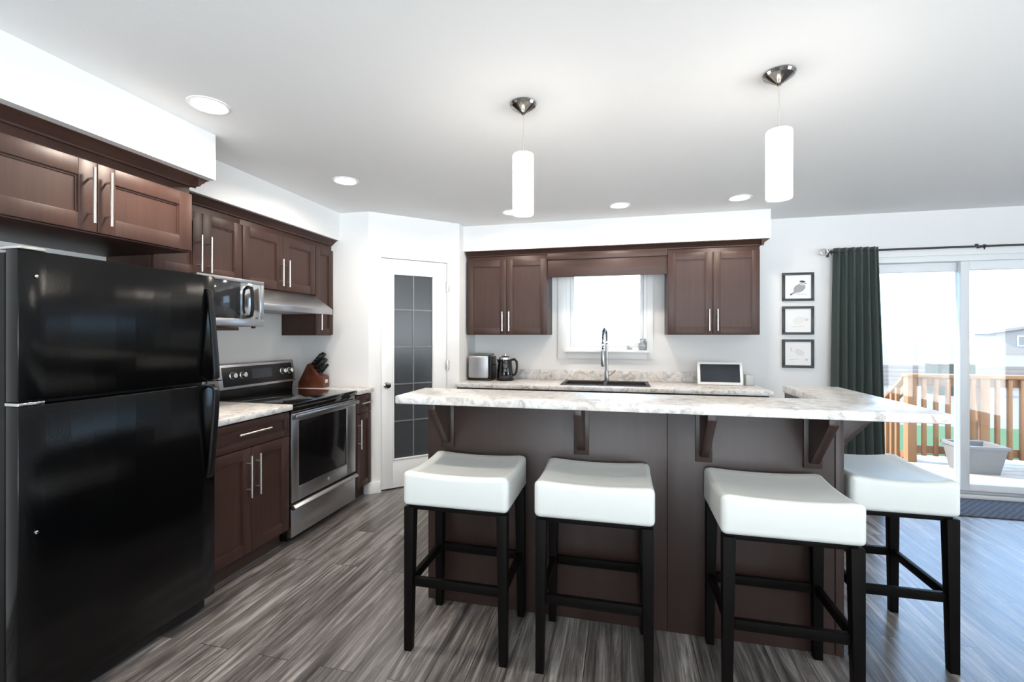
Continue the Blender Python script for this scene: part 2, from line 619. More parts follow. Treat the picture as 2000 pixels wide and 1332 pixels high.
# right and rear walls: unseen windows added to bring in fill light
wr = B()
wr.box(XR, XR + T, YF - T, -1.9, 0, ZC).box(XR, XR + T, 1.3, YB + T, 0, ZC)
wr.box(XR, XR + T, -1.9, 1.3, 0, 0.12).box(XR, XR + T, -1.9, 1.3, 2.15, ZC)
struct('wall_right', wr, M_WALL, 'white wall across the living area')
wf = B()
wf.box(XL, -1.6, YF - T, YF, 0, ZC).box(3.6, XR, YF - T, YF, 0, ZC)
wf.box(-1.6, 3.6, YF - T, YF, 0, 0.12).box(-1.6, 3.6, YF - T, YF, 2.2, ZC)
struct('wall_rear', wf, M_WALL, 'white wall behind the camera')
for nm, x0, x1, y0, y1, z0, z1 in (('fill_window_2', XR + 0.04, XR + 0.10, -1.9, 1.3, 0.12, 2.15),
                                   ('fill_window_3', -1.6, 3.6, YF - 0.10, YF - 0.04, 0.12, 2.2)):
    fr = B()
    if x1 - x0 < 0.2:
        n = 3
        for k in range(n + 1):
            y = y0 + (y1 - y0) * k / n
            fr.box(x0, x1, max(y0, y - 0.03), min(y1, y + 0.03), z0, z1)
        fr.box(x0, x1, y0, y1, z0, z0 + 0.05).box(x0, x1, y0, y1, z1 - 0.05, z1)
        pane = B().box((x0 + x1) / 2 - 0.003, (x0 + x1) / 2 + 0.003, y0, y1, z0, z1)
    else:
        n = 4
        for k in range(n + 1):
            x = x0 + (x1 - x0) * k / n
            fr.box(max(x0, x - 0.03), min(x1, x + 0.03), y0, y1, z0, z1)
        fr.box(x0, x1, y0, y1, z0, z0 + 0.05).box(x0, x1, y0, y1, z1 - 0.05, z1)
        pane = B().box(x0, x1, (y0 + y1) / 2 - 0.003, (y0 + y1) / 2 + 0.003, z0, z1)
    wo = struct(nm, fr, M_VINYL, 'added white window, out of view, for fill light')
    obj('pane', pane, M_GLASS, wo)

# pantry corner: stub wall, diagonal wall with the glass door, return wall
PA = Vector((-2.127, 3.58))
PB = Vector((-1.518, 4.18))
PL = (PB - PA).length
PANG = math.atan2(PB.y - PA.y, PB.x - PA.x)
PW = 0.10
struct('wall_pantry_stub', B().prism([(XL, 3.58), (PA.x, PA.y), (PA.x - 0.04, PA.y + PW), (XL, 3.58 + PW)], 0, ZC, 'Z'),
       M_WALL, 'white stub wall closing the range run')
struct('wall_pantry_return', B().prism([(PB.x, PB.y), (PB.x, YB), (PB.x - PW, YB), (PB.x - PW, PB.y + 0.04)], 0, ZC, 'Z'),
       M_WALL, 'white short wall between pantry door and sink counter')
DS0, DS1, DH = 0.105, 0.735, 2.06
wd = B()
wd.box(0, DS0, 0, PW, 0, ZC).box(DS1, PL, 0, PW, 0, ZC).box(DS0, DS1, 0, PW, DH, ZC)
wdo = struct('wall_pantry', wd, M_WALL, 'white diagonal wall holding the pantry door')
wdo.location = (PA.x, PA.y, 0)
wdo.rotation_euler = (0, 0, PANG)

# soffits
struct('ceiling_soffit', B().box(XL, -2.115, 0.55, 2.03, 2.2, ZC), M_WALL, 'white deep soffit over the fridge cabinet')
struct('ceiling_soffit', B().box(XL, -2.405, 2.03, 3.58, 2.2, ZC), M_WALL, 'white soffit over the range cabinets')
struct('ceiling_soffit', B().box(PB.x, 1.225, 4.30, YB, 2.195, ZC), M_WALL, 'white soffit over the sink wall cabinets')

# baseboards
struct('baseboard_back', B().box(1.2, DX0, YB - 0.014, YB, 0, 0.10, 0.003).box(DX1, XR, YB - 0.014, YB, 0, 0.10, 0.003), M_TRIM)
struct('baseboard_left', B().box(XL, XL + 0.014, YF, 1.05, 0, 0.10, 0.003), M_TRIM)
bs = B()
bs.box(-2.16, -2.115, 3.566, 3.58, 0, 0.10, 0.003)
struct('baseboard_stub', bs, M_TRIM)
bd = struct('baseboard_pantry', B().box(0, DS0 - 0.005, -0.014, 0, 0, 0.10, 0.003).box(DS1 + 0.005, PL, -0.014, 0, 0, 0.10, 0.003), M_TRIM)
bd.location = wdo.location
bd.rotation_euler = wdo.rotation_euler

# pantry door
pd = thing('door_1', 'white pantry door with tall grey glass panel', 'door', (PA.x, PA.y, 0), PANG)
pd['kind'] = 'structure'
gx0, gx1, gz0, gz1 = 0.215, 0.60, 0.257, 1.923
a, b_ = DS0 + 0.006, DS1 - 0.006
d = B()
d.box(a, gx0, 0.012, 0.047, 0.012, DH - 0.01, 0.002).box(gx1, b_, 0.012, 0.047, 0.012, DH - 0.01, 0.002)
d.box(gx0, gx1, 0.012, 0.047, 0.012, gz0, 0.002).box(gx0, gx1, 0.012, 0.047, gz1, DH - 0.01, 0.002)
# bead round the glass
for q in ((gx0, gx0 + 0.012, gz0, gz1), (gx1 - 0.012, gx1, gz0, gz1), (gx0 + 0.012, gx1 - 0.012, gz0, gz0 + 0.012), (gx0 + 0.012, gx1 - 0.012, gz1 - 0.012, gz1)):
    d.box(q[0], q[1], 0.006, 0.05, q[2], q[3], 0.003)
obj('door_panel', d, M_TRIM, pd)
obj('jamb', B().box(DS0 - 0.003, DS0 + 0.004, 0.0, PW, 0, DH).box(DS1 - 0.004, DS1 + 0.003, 0.0, PW, 0, DH)
    .box(DS0, DS1, 0.0, PW, DH - 0.006, DH + 0.004), M_TRIM, pd)
gl = obj('glass_panel', B().box(gx0 + 0.008, gx1 - 0.008, 0.026, 0.032, gz0 + 0.008, gz1 - 0.008), M_FROST, pd)
mu = B()
gm = (gx0 + gx1) / 2
mu.box(gm - 0.006, gm + 0.006, 0.021, 0.027, gz0 + 0.01, gz1 - 0.01)
for k in range(1, 5):
    z = gz1 + (gz0 - gz1) * k / 5 + 0.01
    mu.box(gx0 + 0.01, gx1 - 0.01, 0.0205, 0.0265, z - 0.006, z + 0.006)
obj('muntin_grid', mu, M_MUNTIN, gl)
obj('knob', B().lathe([(0.026, 0.0), (0.026, -0.006), (0.010, -0.012), (0.010, -0.032), (0.022, -0.04), (0.026, -0.052),
                       (0.020, -0.062), (0.0, -0.064)], (0.158, 0.012, 0.93), 20, 'Y'), M_DKCHROME, pd)
for z in (1.83, 1.09, 0.25):
    obj('hinge', B().box(DS1 - 0.012, DS1 + 0.016, -0.004, 0.014, z - 0.045, z + 0.045, 0.002)
        .tube([(DS1, -0.006, z - 0.045), (DS1, -0.006, z + 0.045)], 0.006, 8), M_NICKEL, pd)

# sink window: trim, frame, sash, pane
tr = B()
tr.box(WX0 - 0.09, WX0, YB - 0.018, YB, WZ0 - 0.09, WZ1 + 0.09, 0.003)
tr.box(WX1, WX1 + 0.06, YB - 0.018, YB, WZ0 - 0.09, WZ1 + 0.09, 0.003)
tr.box(WX0, WX1, YB - 0.018, YB, WZ1, WZ1 + 0.09, 0.003)
tr.box(WX0, WX1, YB - 0.018, YB, WZ0 - 0.09, WZ0 - 0.012, 0.003)
struct('trim_1', tr, M_TRIM, 'white casing round the sink window')
w1 = struct('window_1', B()
            .box(WX0, WX0 + 0.035, YB, YB + T, WZ0, WZ1).box(WX1 - 0.03, WX1, YB, YB + T, WZ0, WZ1)
            .box(WX0 + 0.035, WX1 - 0.03, YB, YB + T, WZ0, WZ0 + 0.03).box(WX0 + 0.035, WX1 - 0.03, YB, YB + T, WZ1 - 0.03, WZ1),
            M_VINYL, 'white casement window over the sink')
sx0, sx1, sz0, sz1 = WX0 + 0.035, WX1 - 0.03, WZ0 + 0.03, WZ1 - 0.03
sa = B()
sa.box(sx0, sx0 + 0.035, YB + 0.03, YB + 0.08, sz0, sz1, 0.004).box(sx1 - 0.03, sx1, YB + 0.03, YB + 0.08, sz0, sz1, 0.004)
sa.box(sx0 + 0.0352, sx1 - 0.0302, YB + 0.03, YB + 0.08, sz0, sz0 + 0.042, 0.004).box(sx0 + 0.0352, sx1 - 0.0302, YB + 0.03, YB + 0.08, sz1 - 0.04, sz1, 0.004)
obj('sash', sa, M_VINYL, w1)
obj('pane', B().box(sx0 + 0.02, sx1 - 0.02, YB + 0.052, YB + 0.058, sz0 + 0.02, sz1 - 0.02), M_GLASS, w1)
obj('sill', B().box(WX0 - 0.02, WX1 + 0.02, YB - 0.075, YB + 0.01, WZ0 - 0.022, WZ0, 0.004), M_TRIM, w1)
obj('crank_handle', B().box(0.045, 0.10, YB - 0.002, YB + 0.03, sz0 - 0.026, sz0 - 0.004, 0.004)
    .tube([(0.07, YB - 0.002, sz0 - 0.012), (0.07, YB - 0.03, sz0 - 0.004), (0.052, YB - 0.035, sz0 + 0.012)], 0.007, 8), M_GREY, w1)

# patio sliding door
pdoor = struct('door_2', B()
               .box(DX0, DX0 + 0.045, YB - 0.01, YB + T, 0, DZ1, 0.003).box(DX1 - 0.045, DX1, YB - 0.01, YB + T, 0, DZ1, 0.003)
               .box(DX0 + 0.045, DX1 - 0.045, YB - 0.01, YB + T, DZ1 - 0.05, DZ1, 0.003)
               .box(DX0 + 0.045, DX1 - 0.045, YB - 0.03, YB + T, 0.0, 0.035, 0.003), M_VINYL, 'white sliding patio door to the deck')
DM = 2.845
for nm, x0, x1, y0 in (('fixed_panel', DX0 + 0.045, DM + 0.03, YB + 0.075), ('sliding_panel', DM - 0.04, DX1 - 0.045, YB + 0.025)):
    f = B()
    s, y1 = 0.065, y0 + 0.042
    f.box(x0, x0 + s, y0, y1, 0.036, DZ1 - 0.05, 0.003).box(x1 - s, x1, y0, y1, 0.036, DZ1 - 0.05, 0.003)
    f.box(x0 + s, x1 - s, y0, y1, 0.036, 0.036 + 0.07, 0.003).box(x0 + s, x1 - s, y0, y1, DZ1 - 0.05 - 0.075, DZ1 - 0.05, 0.003)
    po = obj(nm, f, M_VINYL, pdoor)
    obj('pane', B().box(x0 + s - 0.01, x1 - s + 0.01, y0 + 0.018, y0 + 0.024, 0.09, DZ1 - 0.11), M_GLASS, po)
obj('floor_track', B().box(DX0 + 0.05, DX1 - 0.05, YB - 0.028, YB + 0.01, 0.035, 0.05, 0.002)
    .box(DX0 + 0.05, DX1 - 0.05, YB + 0.015, YB + 0.02, 0.035, 0.055), M_GREY, pdoor)
tr = B()
tr.box(DX0 - 0.07, DX0, YB - 0.016, YB, 0, DZ1 + 0.07, 0.003).box(DX1, DX1 + 0.07, YB - 0.016, YB, 0, DZ1 + 0.07, 0.003)
tr.box(DX0, DX1, YB - 0.016, YB, DZ1, DZ1 + 0.07, 0.003)
struct('trim_2', tr, M_TRIM, 'white casing round the patio door')

# ------------------------------------------------------------------ cabinets


def shaker(w0, w1, z0, z1, fr=0.062, y=0.0, t=0.02):
    b = B()
    b.box(w0, w0 + fr, y, y + t, z0, z1, 0.0015).box(w1 - fr, w1, y, y + t, z0, z1, 0.0015)
    b.box(w0 + fr, w1 - fr, y, y + t, z0, z0 + fr, 0.0015).box(w0 + fr, w1 - fr, y, y + t, z1 - fr, z1, 0.0015)
    b.box(w0 + fr - 0.004, w1 - fr + 0.004, y + 0.010, y + t - 0.002, z0 + fr - 0.004, z1 - fr + 0.004)
    # bead step round the recessed panel
    i = fr
    b.box(w0 + i, w0 + i + 0.008, y + 0.006, y + t - 0.003, z0 + i, z1 - i).box(w1 - i - 0.008, w1 - i, y + 0.006, y + t - 0.003, z0 + i, z1 - i)
    b.box(w0 + i + 0.008, w1 - i - 0.008, y + 0.006, y + t - 0.003, z0 + i, z0 + i + 0.008).box(w0 + i + 0.008, w1 - i - 0.008, y + 0.006, y + t - 0.003, z1 - i - 0.008, z1 - i)
    return b


def pull(x, z, length, vertical=True):
    b = B()
    r, st = 0.0062, 0.034
    h = length / 2
    if vertical:
        b.tube([(x, -st, z - h), (x, -st, z + h)], r, 10)
        for k in (-0.62, 0.62):
            b.tube([(x, 0.0, z + h * k), (x, -st, z + h * k)], 0.0048, 8)
    else:
        b.tube([(x - h, -st, z), (x + h, -st, z)], r, 10)
        for k in (-0.62, 0.62):
            b.tube([(x + h * k, 0.0, z), (x + h * k, -st, z)], 0.0048, 8)
    return b


def wall_cabinet(label, loc, rz, w, h, depth, doors=2, fr=0.062, hl=0.19, hz=None, hinge='both', shelf=None):
    t = thing('wall_cabinet', label, 'cabinet', loc, rz)
    obj('carcass', B().box(0, w, 0.021, depth, 0, h, 0.001), M_CAB, t)
    hz = hz if hz is not None else hl / 2 + 0.035
    gap = 0.003
    if doors == 2:
        for k in range(2):
            x0, x1 = (0.004, w / 2 - gap / 2) if k == 0 else (w / 2 + gap / 2, w - 0.004)
            dd = obj('door', shaker(x0, x1, 0.006, h - 0.045, fr), M_CAB, t)
            hx = x1 - 0.032 if k == 0 else x0 + 0.032
            obj('handle', pull(hx, hz, hl), M_NICKEL, dd)
    else:
        dd = obj('door', shaker(0.004, w - 0.004, 0.006, h - 0.045, fr), M_CAB, t)
        obj('handle', pull(0.035 if hinge == 'right' else w - 0.035, hz, hl), M_NICKEL, dd)
    return t


def base_cabinet(label, loc, rz, w, depth, doors=2, drawer=True, h=0.885, fr=0.062, well=False):
    t = thing('base_cabinet', label, 'cabinet', loc, rz)
    if well:        # open-topped box that the sink bowls hang into
        obj('carcass', B().box(0, w, 0.021, depth, 0.10, 0.70).box(0, w, 0.021, 0.04, 0.70, h).box(0, 0.016, 0.04, depth, 0.70, h)
            .box(w - 0.016, w, 0.04, depth, 0.70, h), M_CAB, t)
    else:
        obj('carcass', B().box(0, w, 0.021, depth, 0.10, h, 0.001), M_CAB, t)
    obj('toe_kick', B().box(0.002, w - 0.002, 0.075, 0.09, 0, 0.10), M_CABIN, t)
    zt = h - 0.012
    if drawer:
        dr = obj('drawer', shaker(0.004, w - 0.004, zt - 0.15, zt, 0.04), M_CABX, t)
        obj('handle', pull(w / 2, zt - 0.062, min(0.24, w * 0.6), False), M_NICKEL, dr)
        zt -= 0.155
    n = doors
    for k in range(n):
        x0 = 0.004 + (w - 0.008) * k / n + (0.0015 if k else 0)
        x1 = 0.004 + (w - 0.008) * (k + 1) / n - (0.0015 if k < n - 1 else 0)
        dd = obj('door', shaker(x0, x1, 0.112, zt, fr), M_CAB, t)
        hx = (x1 - 0.032 if k == 0 else x0 + 0.032) if n == 2 else x0 + 0.03
        obj('handle', pull(hx, zt - 0.16, 0.24), M_NICKEL, dd)
    return t


LR = R(90)
UX = -2.47
wall_cabinet('dark brown two-door cabinet above the black refrigerator', (-2.20, 1.065, 1.807), LR, 0.905, 0.348, 0.60, 2, 0.07, 0.235, 0.155)
mcab = wall_cabinet('dark brown two-door cabinet above the microwave', (UX, 1.975, 1.715), LR, 0.605, 0.44, 0.33, 2, 0.062, 0.22, 0.145)
obj('lower_shelf', B().box(0, 0.605, 0.03, 0.33, -0.312, -0.29, 0.001), M_CAB, mcab)
obj('side_panel', B().box(0, 0.016, 0.03, 0.33, -0.29, 0.0), M_CAB, mcab)
wall_cabinet('dark brown two-door cabinet over the steel range hood', (UX, 2.58, 1.70), LR, 0.758, 0.455, 0.33, 2, 0.062, 0.20, 0.135)
wall_cabinet('tall narrow dark brown cabinet between range hood and pantry wall', (UX, 3.338, 1.37), LR, 0.24, 0.785, 0.33, 1, 0.055, 0.19, 0.14, 'right')
wall_cabinet('dark brown two-door cabinet above toaster and kettle', (-1.50, 4.35, 1.375), 0, 0.805, 0.775, 0.33, 2, 0.062, 0.19)
wall_cabinet('dark brown two-door cabinet above the white framed display', (0.40, 4.35, 1.375), 0, 0.757, 0.775, 0.33, 2, 0.062, 0.19)

CP = [(0.021, 2.14), (0.010, 2.14), (0.008, 2.148), (-0.006, 2.158), (-0.026, 2.176), (-0.040, 2.182), (-0.040, 2.185), (0.021, 2.185)]


def crown(label, loc, rz, w, ends=(0, 0)):
    t = thing('crown_molding', label, 'molding', loc, rz)
    b = B()
    b.prism([(p[0], p[1] - 2.14) for p in CP], -ends[0], w + ends[1], 'X')
    o = obj('molding', b, M_CABX, t)
    return t


def crown_end(parent, x, depth):
    b = B()
    b.prism([(x - 0.021 - (p[0] - 0.021) * 1.0, p[1] - 2.14) for p in CP], -0.040, depth, 'Y')
    return obj('molding_return', b, M_CABX, parent)


c1 = crown('dark crown molding on top of the fridge cabinet', (-2.20, 1.065, 2.155), LR, 0.905, (0, 0.03))
crown_end(c1, 0.905 + 0.021, 0.26)
c2 = crown('dark crown molding running over microwave and hood cabinets', (UX, 2.02, 2.155), LR, 1.558)
c3 = crown('dark crown molding along the top of the sink wall cabinets', (-1.50, 4.35, 2.147), 0, 2.657, (0, 0.03))
crown_end(c3, 2.657 + 0.021, 0.3)
# valance over the window
v = thing('valance_board', 'plain dark wood valance bridging the sink wall cabinets', 'valance', (-0.693, 4.37, 1.925), 0)
obj('board', B().box(0.0, 1.091, 0.0, 0.02, 0, 0.185, 0.001), M_CABX, v)
obj('upper_rail', B().box(0.0, 1.091, -0.012, 0.0, 0.165, 0.223, 0.002), M_CABX, v)

# base cabinets and counters
base_cabinet('dark brown drawer and door cabinet between fridge and range', (-2.10, 1.945, 0), LR, 0.63, 0.68)
base_cabinet('narrow dark brown cabinet between range and pantry wall', (-2.10, 3.342, 0), LR, 0.236, 0.68, 1, True, fr=0.05)
base_cabinet('dark brown base cabinet under toaster and kettle', (-1.51, 4.075, 0), 0, 0.90, 0.58)
base_cabinet('dark brown base cabinet under the black sink', (-0.608, 4.075, 0), 0, 0.915, 0.58, 2, False, well=True)
base_cabinet('dark brown base cabinet under the white framed display', (0.309, 4.075, 0), 0, 0.845, 0.58)


def countertop(label, name='countertop'):
    return thing(name, label, 'countertop')


CZ0, CZ1 = 0.886, 0.922
t = countertop('short grey marbled countertop between fridge and range')
obj('slab', B().box(XL, -2.075, 1.94, 2.578, CZ0, CZ1, 0.006), M_MARBLE, t)
tag(obj('backsplash', B().box(XL, XL + 0.018, 1.94, 2.578, CZ1, CZ1 + 0.10, 0.003), M_MARBLE), 'short marbled backsplash on the wall between fridge and range', 'backsplash')
t = countertop('narrow grey marbled countertop under the knife block')
obj('slab', B().box(XL, -2.075, 3.342, 3.579, CZ0, CZ1, 0.006), M_MARBLE, t)
SK = (-0.535, 0.23, 4.185, 4.575)
t = countertop('long grey marbled countertop below the sink window')
sb = B()
sb.box(-1.517, SK[0], 4.05, YB, CZ0, CZ1, 0.004).box(SK[1], 1.175, 4.05, YB, CZ0, CZ1, 0.004)
sb.box(SK[0] - 0.006, SK[1] + 0.006, 4.05, SK[2], CZ0, CZ1, 0.004).box(SK[0] - 0.006, SK[1] + 0.006, SK[3], YB, CZ0, CZ1, 0.004)
obj('slab', sb, M_MARBLE, t)
tag(obj('backsplash', B().box(-1.517, 1.06, YB - 0.02, YB, CZ1, CZ1 + 0.098, 0.003), M_MARBLE), 'long grey marbled backsplash behind the black sink', 'backsplash')

# ------------------------------------------------------------------ sink and faucet
sk = thing('kitchen_sink', 'black double-bowl sink set in the counter below window', 'sink', (-0.1525, 4.38, CZ1))
hw, hd = (SK[1] - SK[0]) / 2, (SK[3] - SK[2]) / 2
rim = B()
rim.box(-hw - 0.012, hw + 0.012, -hd - 0.012, -hd + 0.022, -0.004, 0.006, 0.002).box(-hw - 0.012, hw + 0.012, hd - 0.06, hd + 0.012, -0.004, 0.006, 0.002)
rim.box(-hw - 0.012, -hw + 0.022, -hd + 0.0225, hd - 0.0605, -0.004, 0.006, 0.002).box(hw - 0.022, hw + 0.012, -hd + 0.0225, hd - 0.0605, -0.004, 0.006, 0.002)
rim.box(-0.015, 0.015, -hd, hd, -0.02, 0.004, 0.003)
obj('rim', rim, M_SINK, sk)
for x0, x1 in ((-hw + 0.02, -0.012), (0.012, hw - 0.02)):
    b = B()
    y0, y1, zb = -hd + 0.02, hd - 0.058, -0.19
    b.box(x0 - 0.006, x0, y0, y1, zb, 0.0).box(x1, x1 + 0.006, y0, y1, zb, 0.0).box(x0, x1, y0 - 0.006, y0, zb, 0.0)
    b.box(x0, x1, y1, y1 + 0.006, zb, 0.0).box(x0 - 0.006, x1 + 0.006, y0 - 0.006, y1 + 0.006, zb - 0.006, zb)
    bo = obj('bowl', b, M_SINK, sk)
    obj('drain', B().lathe([(0.0, 0.0), (0.04, 0.0), (0.045, 0.003), (0.03, 0.005), (0.0, 0.004)], ((x0 + x1) / 2, (y0 + y1) / 2, zb)), M_CHROME, bo)

fa = thing('faucet', 'tall steel spring-neck faucet standing behind the sink', 'faucet', (-0.145, 4.555, CZ1 + 0.006))
obj('base', B().lathe([(0.028, 0), (0.028, 0.008), (0.021, 0.015), (0.021, 0.09), (0.018, 0.10), (0.0, 0.10)]), M_FAUCET, fa)
obj('riser', B().tube([(0, 0, 0.09), (0, 0, 0.36)], 0.0125, 12), M_FAUCET, fa)
neck = []
for k in range(17):
    a = PI * k / 16
    q = 0.085 * (1 - math.cos(a))
    neck.append((-q * 0.17, -q * 0.985, 0.40 + 0.105 * math.sin(a)))
path = [(0, 0, 0.34), (0, 0, 0.37)] + neck + [(-0.0289, -0.1675, 0.36), (-0.0289, -0.1675, 0.30)]
hose = obj('hose', B().tube(path, 0.009, 10), M_BLACK, fa)
coil = []
P = [Vector(p) for p in path]
for i in range(len(P) - 1):
    n_ = max(2, int((P[i + 1] - P[i]).length / 0.0016))
    for k in range(n_):
        coil.append(P[i].lerp(P[i + 1], k / n_))
cp = []
L_ = 0.0
for i, p in enumerate(coil):
    if i:
        L_ += (p - coil[i - 1]).length
    a = 2 * PI * L_ / 0.011
    tg = (coil[min(i + 1, len(coil) - 1)] - coil[max(i - 1, 0)]).normalized()
    u = Vector((0.96, -0.28, 0)).normalized()
    w = tg.cross(u)
    cp.append(p + (u * math.cos(a) + w * math.sin(a)) * 0.0135)
obj('spring', B().tube(cp, 0.0026, 5), M_CHROME, fa)
obj('spray_head', B().lathe([(0.0, 0.15), (0.017, 0.15), (0.020, 0.17), (0.020, 0.25), (0.013, 0.30), (0.0, 0.30)], (-0.0289, -0.1675, 0.0), 16), M_FAUCET, fa)
obj('holder_arm', B().tube([(0, 0, 0.25), (-0.0289, -0.1675, 0.25)], 0.007, 8), M_FAUCET, fa)
obj('lever', B().tube([(0.02, 0, 0.06), (0.05, -0.005, 0.075), (0.085, -0.01, 0.105)], [0.012, 0.007, 0.005], 10), M_FAUCET, fa)

# ------------------------------------------------------------------ refrigerator
fg = thing('refrigerator', 'black top-freezer refrigerator at the end of the range run', 'refrigerator', (-1.98, 1.125, 0), LR)
FW = 0.775
obj('body', B().box(0.004, FW - 0.004, 0.075, 0.76, 0.03, 1.655, 0.006).box(0.03, FW - 0.03, 0.09, 0.70, 0.0, 0.03), M_BLACKSAT, fg)
obj('kick_grille', B().box(0.02, FW - 0.02, 0.045, 0.08, 0.015, 0.075, 0.004), M_BLACK, fg)


def fridge_door(name, z0, z1):
    b = B()
    # gently crowned front
    n = 10
    pts = [(0.0, 0.062), (0.0, 0.006)]
    pts += [(FW * k / n, 0.004 - 0.002 * math.sin(PI * k / n)) for k in range(n + 1)]
    pts += [(FW, 0.062)]
    pts = [pts[0]] + [p for i, p in enumerate(pts[2:-1])] + [pts[-1]]
    b.prism(pts, z0, z1, 'Z', 0.0035)
    o = obj(name, b, M_FRIDGE, fg, 0.5)
    obj('gasket', B().box(0.012, FW - 0.012, 0.062, 0.076, z0 + 0.012, z1 - 0.012), M_GREY, o)
    return o


fz = fridge_door('freezer_door', 1.142, 1.664)
rd = fridge_door('fridge_door', 0.08, 1.127)


def fridge_handle(zs, parent):
    b = B()
    for i in range(len(zs) - 1):
        pass
    pts_o = [(y, z) for z, y in zs]
    inner = [(y + 0.016, z) for z, y in zs]
    b.prism(pts_o + inner[::-1], FW - 0.052, FW - 0.022, 'X', 0.004)
    return obj('handle', b, M_BLACK, parent)


fridge_handle([(1.60, -0.008), (1.56, -0.016), (1.48, -0.024), (1.38, -0.034), (1.28, -0.044), (1.20, -0.05), (1.16, -0.05), (1.148, -0.03), (1.146, -0.004)], fz)
fridge_handle([(1.122, -0.004), (1.118, -0.03), (1.105, -0.05), (1.06, -0.05), (0.96, -0.044), (0.86, -0.034), (0.76, -0.024), (0.69, -0.014), (0.67, -0.008)], rd)
obj('hinge_cover', B().box(-0.002, 0.075, -0.004, 0.09, 1.664, 1.676, 0.004), M_NICKEL, fg)
obj('middle_hinge', B().box(-0.004, 0.07, -0.006, 0.06, 1.129, 1.140, 0.002), M_CHROME, fg)
for z, p in ((1.575, fz), (0.685, rd)):
    obj('screw_cap', B().lathe([(0.006, 0.004), (0.006, -0.001), (0.003, -0.003), (0.0, -0.003)], (0.05, 0.0, z), 12, 'Y'), M_CHROME, p)

# ------------------------------------------------------------------ range
rg = thing('range', 'stainless steel electric range with black glass cooktop', 'stove', (-2.095, 2.585, 0), LR)
RW = 0.75
obj('body', B().box(0.004, RW - 0.004, 0.035, 0.66, 0.06, 0.90, 0.003).box(0.04, RW - 0.04, 0.07, 0.6, 0, 0.06), M_BLACKSAT, rg)
od = B()
ox0, ox1, oz0, oz1 = 0.075, 0.625, 0.365, 0.80
od.box(0.004, ox0, 0.0, 0.035, 0.272, 0.856, 0.003).box(ox1, RW - 0.004, 0.0, 0.035, 0.272, 0.856, 0.003)
od.box(ox0 - 0.003, ox1 + 0.003, 0.0, 0.035, 0.272, oz0, 0.003).box(ox0 - 0.003, ox1 + 0.003, 0.0, 0.035, oz1, 0.856, 0.003)
door = obj('oven_door', od, M_STEEL, rg)
obj('oven_window', B().box(ox0 - 0.002, ox1 + 0.002, 0.003, 0.03, oz0 - 0.002, oz1 + 0.002, 0.001), M_OVENGLS, door)
obj('handle', B().box(0.006, RW - 0.006, -0.038, -0.014, 0.822, 0.852, 0.007)
    .box(0.03, 0.06, -0.02, 0.004, 0.826, 0.848, 0.003).box(RW - 0.06, RW - 0.03, -0.02, 0.004, 0.826, 0.848, 0.003), M_STEEL, door)
obj('badge', B().lathe([(0.014, 0.002), (0.014, -0.002), (0.011, -0.003), (0.0, -0.003)], (RW * 0.53, 0.0, 0.318), 18, 'Y'), M_NICKEL, door)
obj('trim_band', B().box(0.004, RW - 0.004, 0.006, 0.04, 0.86, 0.902, 0.003), M_GLOSSBLK, rg)
dw = obj('storage_drawer', B().box(0.004, RW - 0.004, 0.002, 0.035, 0.045, 0.232, 0.004), M_STEEL, rg)
obj('handle', B().prism([(0.03, 0.262), (-0.012, 0.258), (-0.03, 0.242), (-0.026, 0.232), (-0.004, 0.225), (0.03, 0.225)], 0.006, RW - 0.006, 'X', 0.002), M_STEEL, dw)
ct = obj('cooktop', B().box(-0.001, RW + 0.001, -0.012, 0.60, 0.902, 0.926, 0.004), M_GLOSSBLK, rg)
for x, y, r in ((0.19, 0.15, 0.10), (0.56, 0.15, 0.085), (0.19, 0.44, 0.075), (0.56, 0.44, 0.10)):
    ring = B()
    n = 40
    vo = [ring.bm.verts.new((x + r * math.cos(2 * PI * k / n), y + r * math.sin(2 * PI * k / n), 0.9263)) for k in range(n)]
    vi = [ring.bm.verts.new((x + (r - 0.004) * math.cos(2 * PI * k / n), y + (r - 0.004) * math.sin(2 * PI * k / n), 0.9263)) for k in range(n)]
    for k in range(n):
        j = (k + 1) % n
        ring.bm.faces.new((vo[k], vo[j], vi[j], vi[k]))
    obj('burner_ring', ring, M_DISPLAY, ct)
obj('riser', B().prism([(0.60, 0.90), (0.585, 0.992), (0.665, 0.992), (0.665, 0.90)], 0.004, RW - 0.004, 'X', 0.002), M_BLACK, rg)
tilt = [(0.565, 0.992), (0.592, 1.162), (0.600, 1.168), (0.668, 1.168), (0.668, 0.992)]
cpn = obj('control_panel', B().prism(tilt, 0.0, RW, 'X', 0.003), M_STEEL, rg)


def on_panel(z, off):
    k = (z - 0.992) / 0.17
    return 0.565 + 0.027 * k - off


obj('panel_glass', B().prism([(on_panel(1.01, 0.003), 1.01), (on_panel(1.145, 0.003), 1.145), (on_panel(1.145, -0.006), 1.145), (on_panel(1.01, -0.006), 1.01)],
                             0.035, RW - 0.03, 'X', 0.001), M_BLACK, cpn)
obj('display', B().prism([(on_panel(1.05, 0.005), 1.05), (on_panel(1.12, 0.005), 1.12), (on_panel(1.12, 0.0), 1.12), (on_panel(1.05, 0.0), 1.05)],
                         0.29, 0.49, 'X'), M_DISPLAY, cpn)
for x in (0.115, 0.205, 0.605, 0.685):
    kb = B().lathe([(0.026, 0.003), (0.026, -0.003), (0.021, -0.006), (0.019, -0.028), (0.016, -0.032), (0.0, -0.032)], (0, 0, 0), 20, 'Y')
    kb.box(-0.004, 0.004, -0.036, -0.02, -0.018, 0.018, 0.001)
    kb.move(Matrix.Translation((x, on_panel(1.083, 0.003), 1.083)) @ Matrix.Rotation(R(-9), 4, 'X'))
    obj('knob', kb, M_NICKEL, cpn)

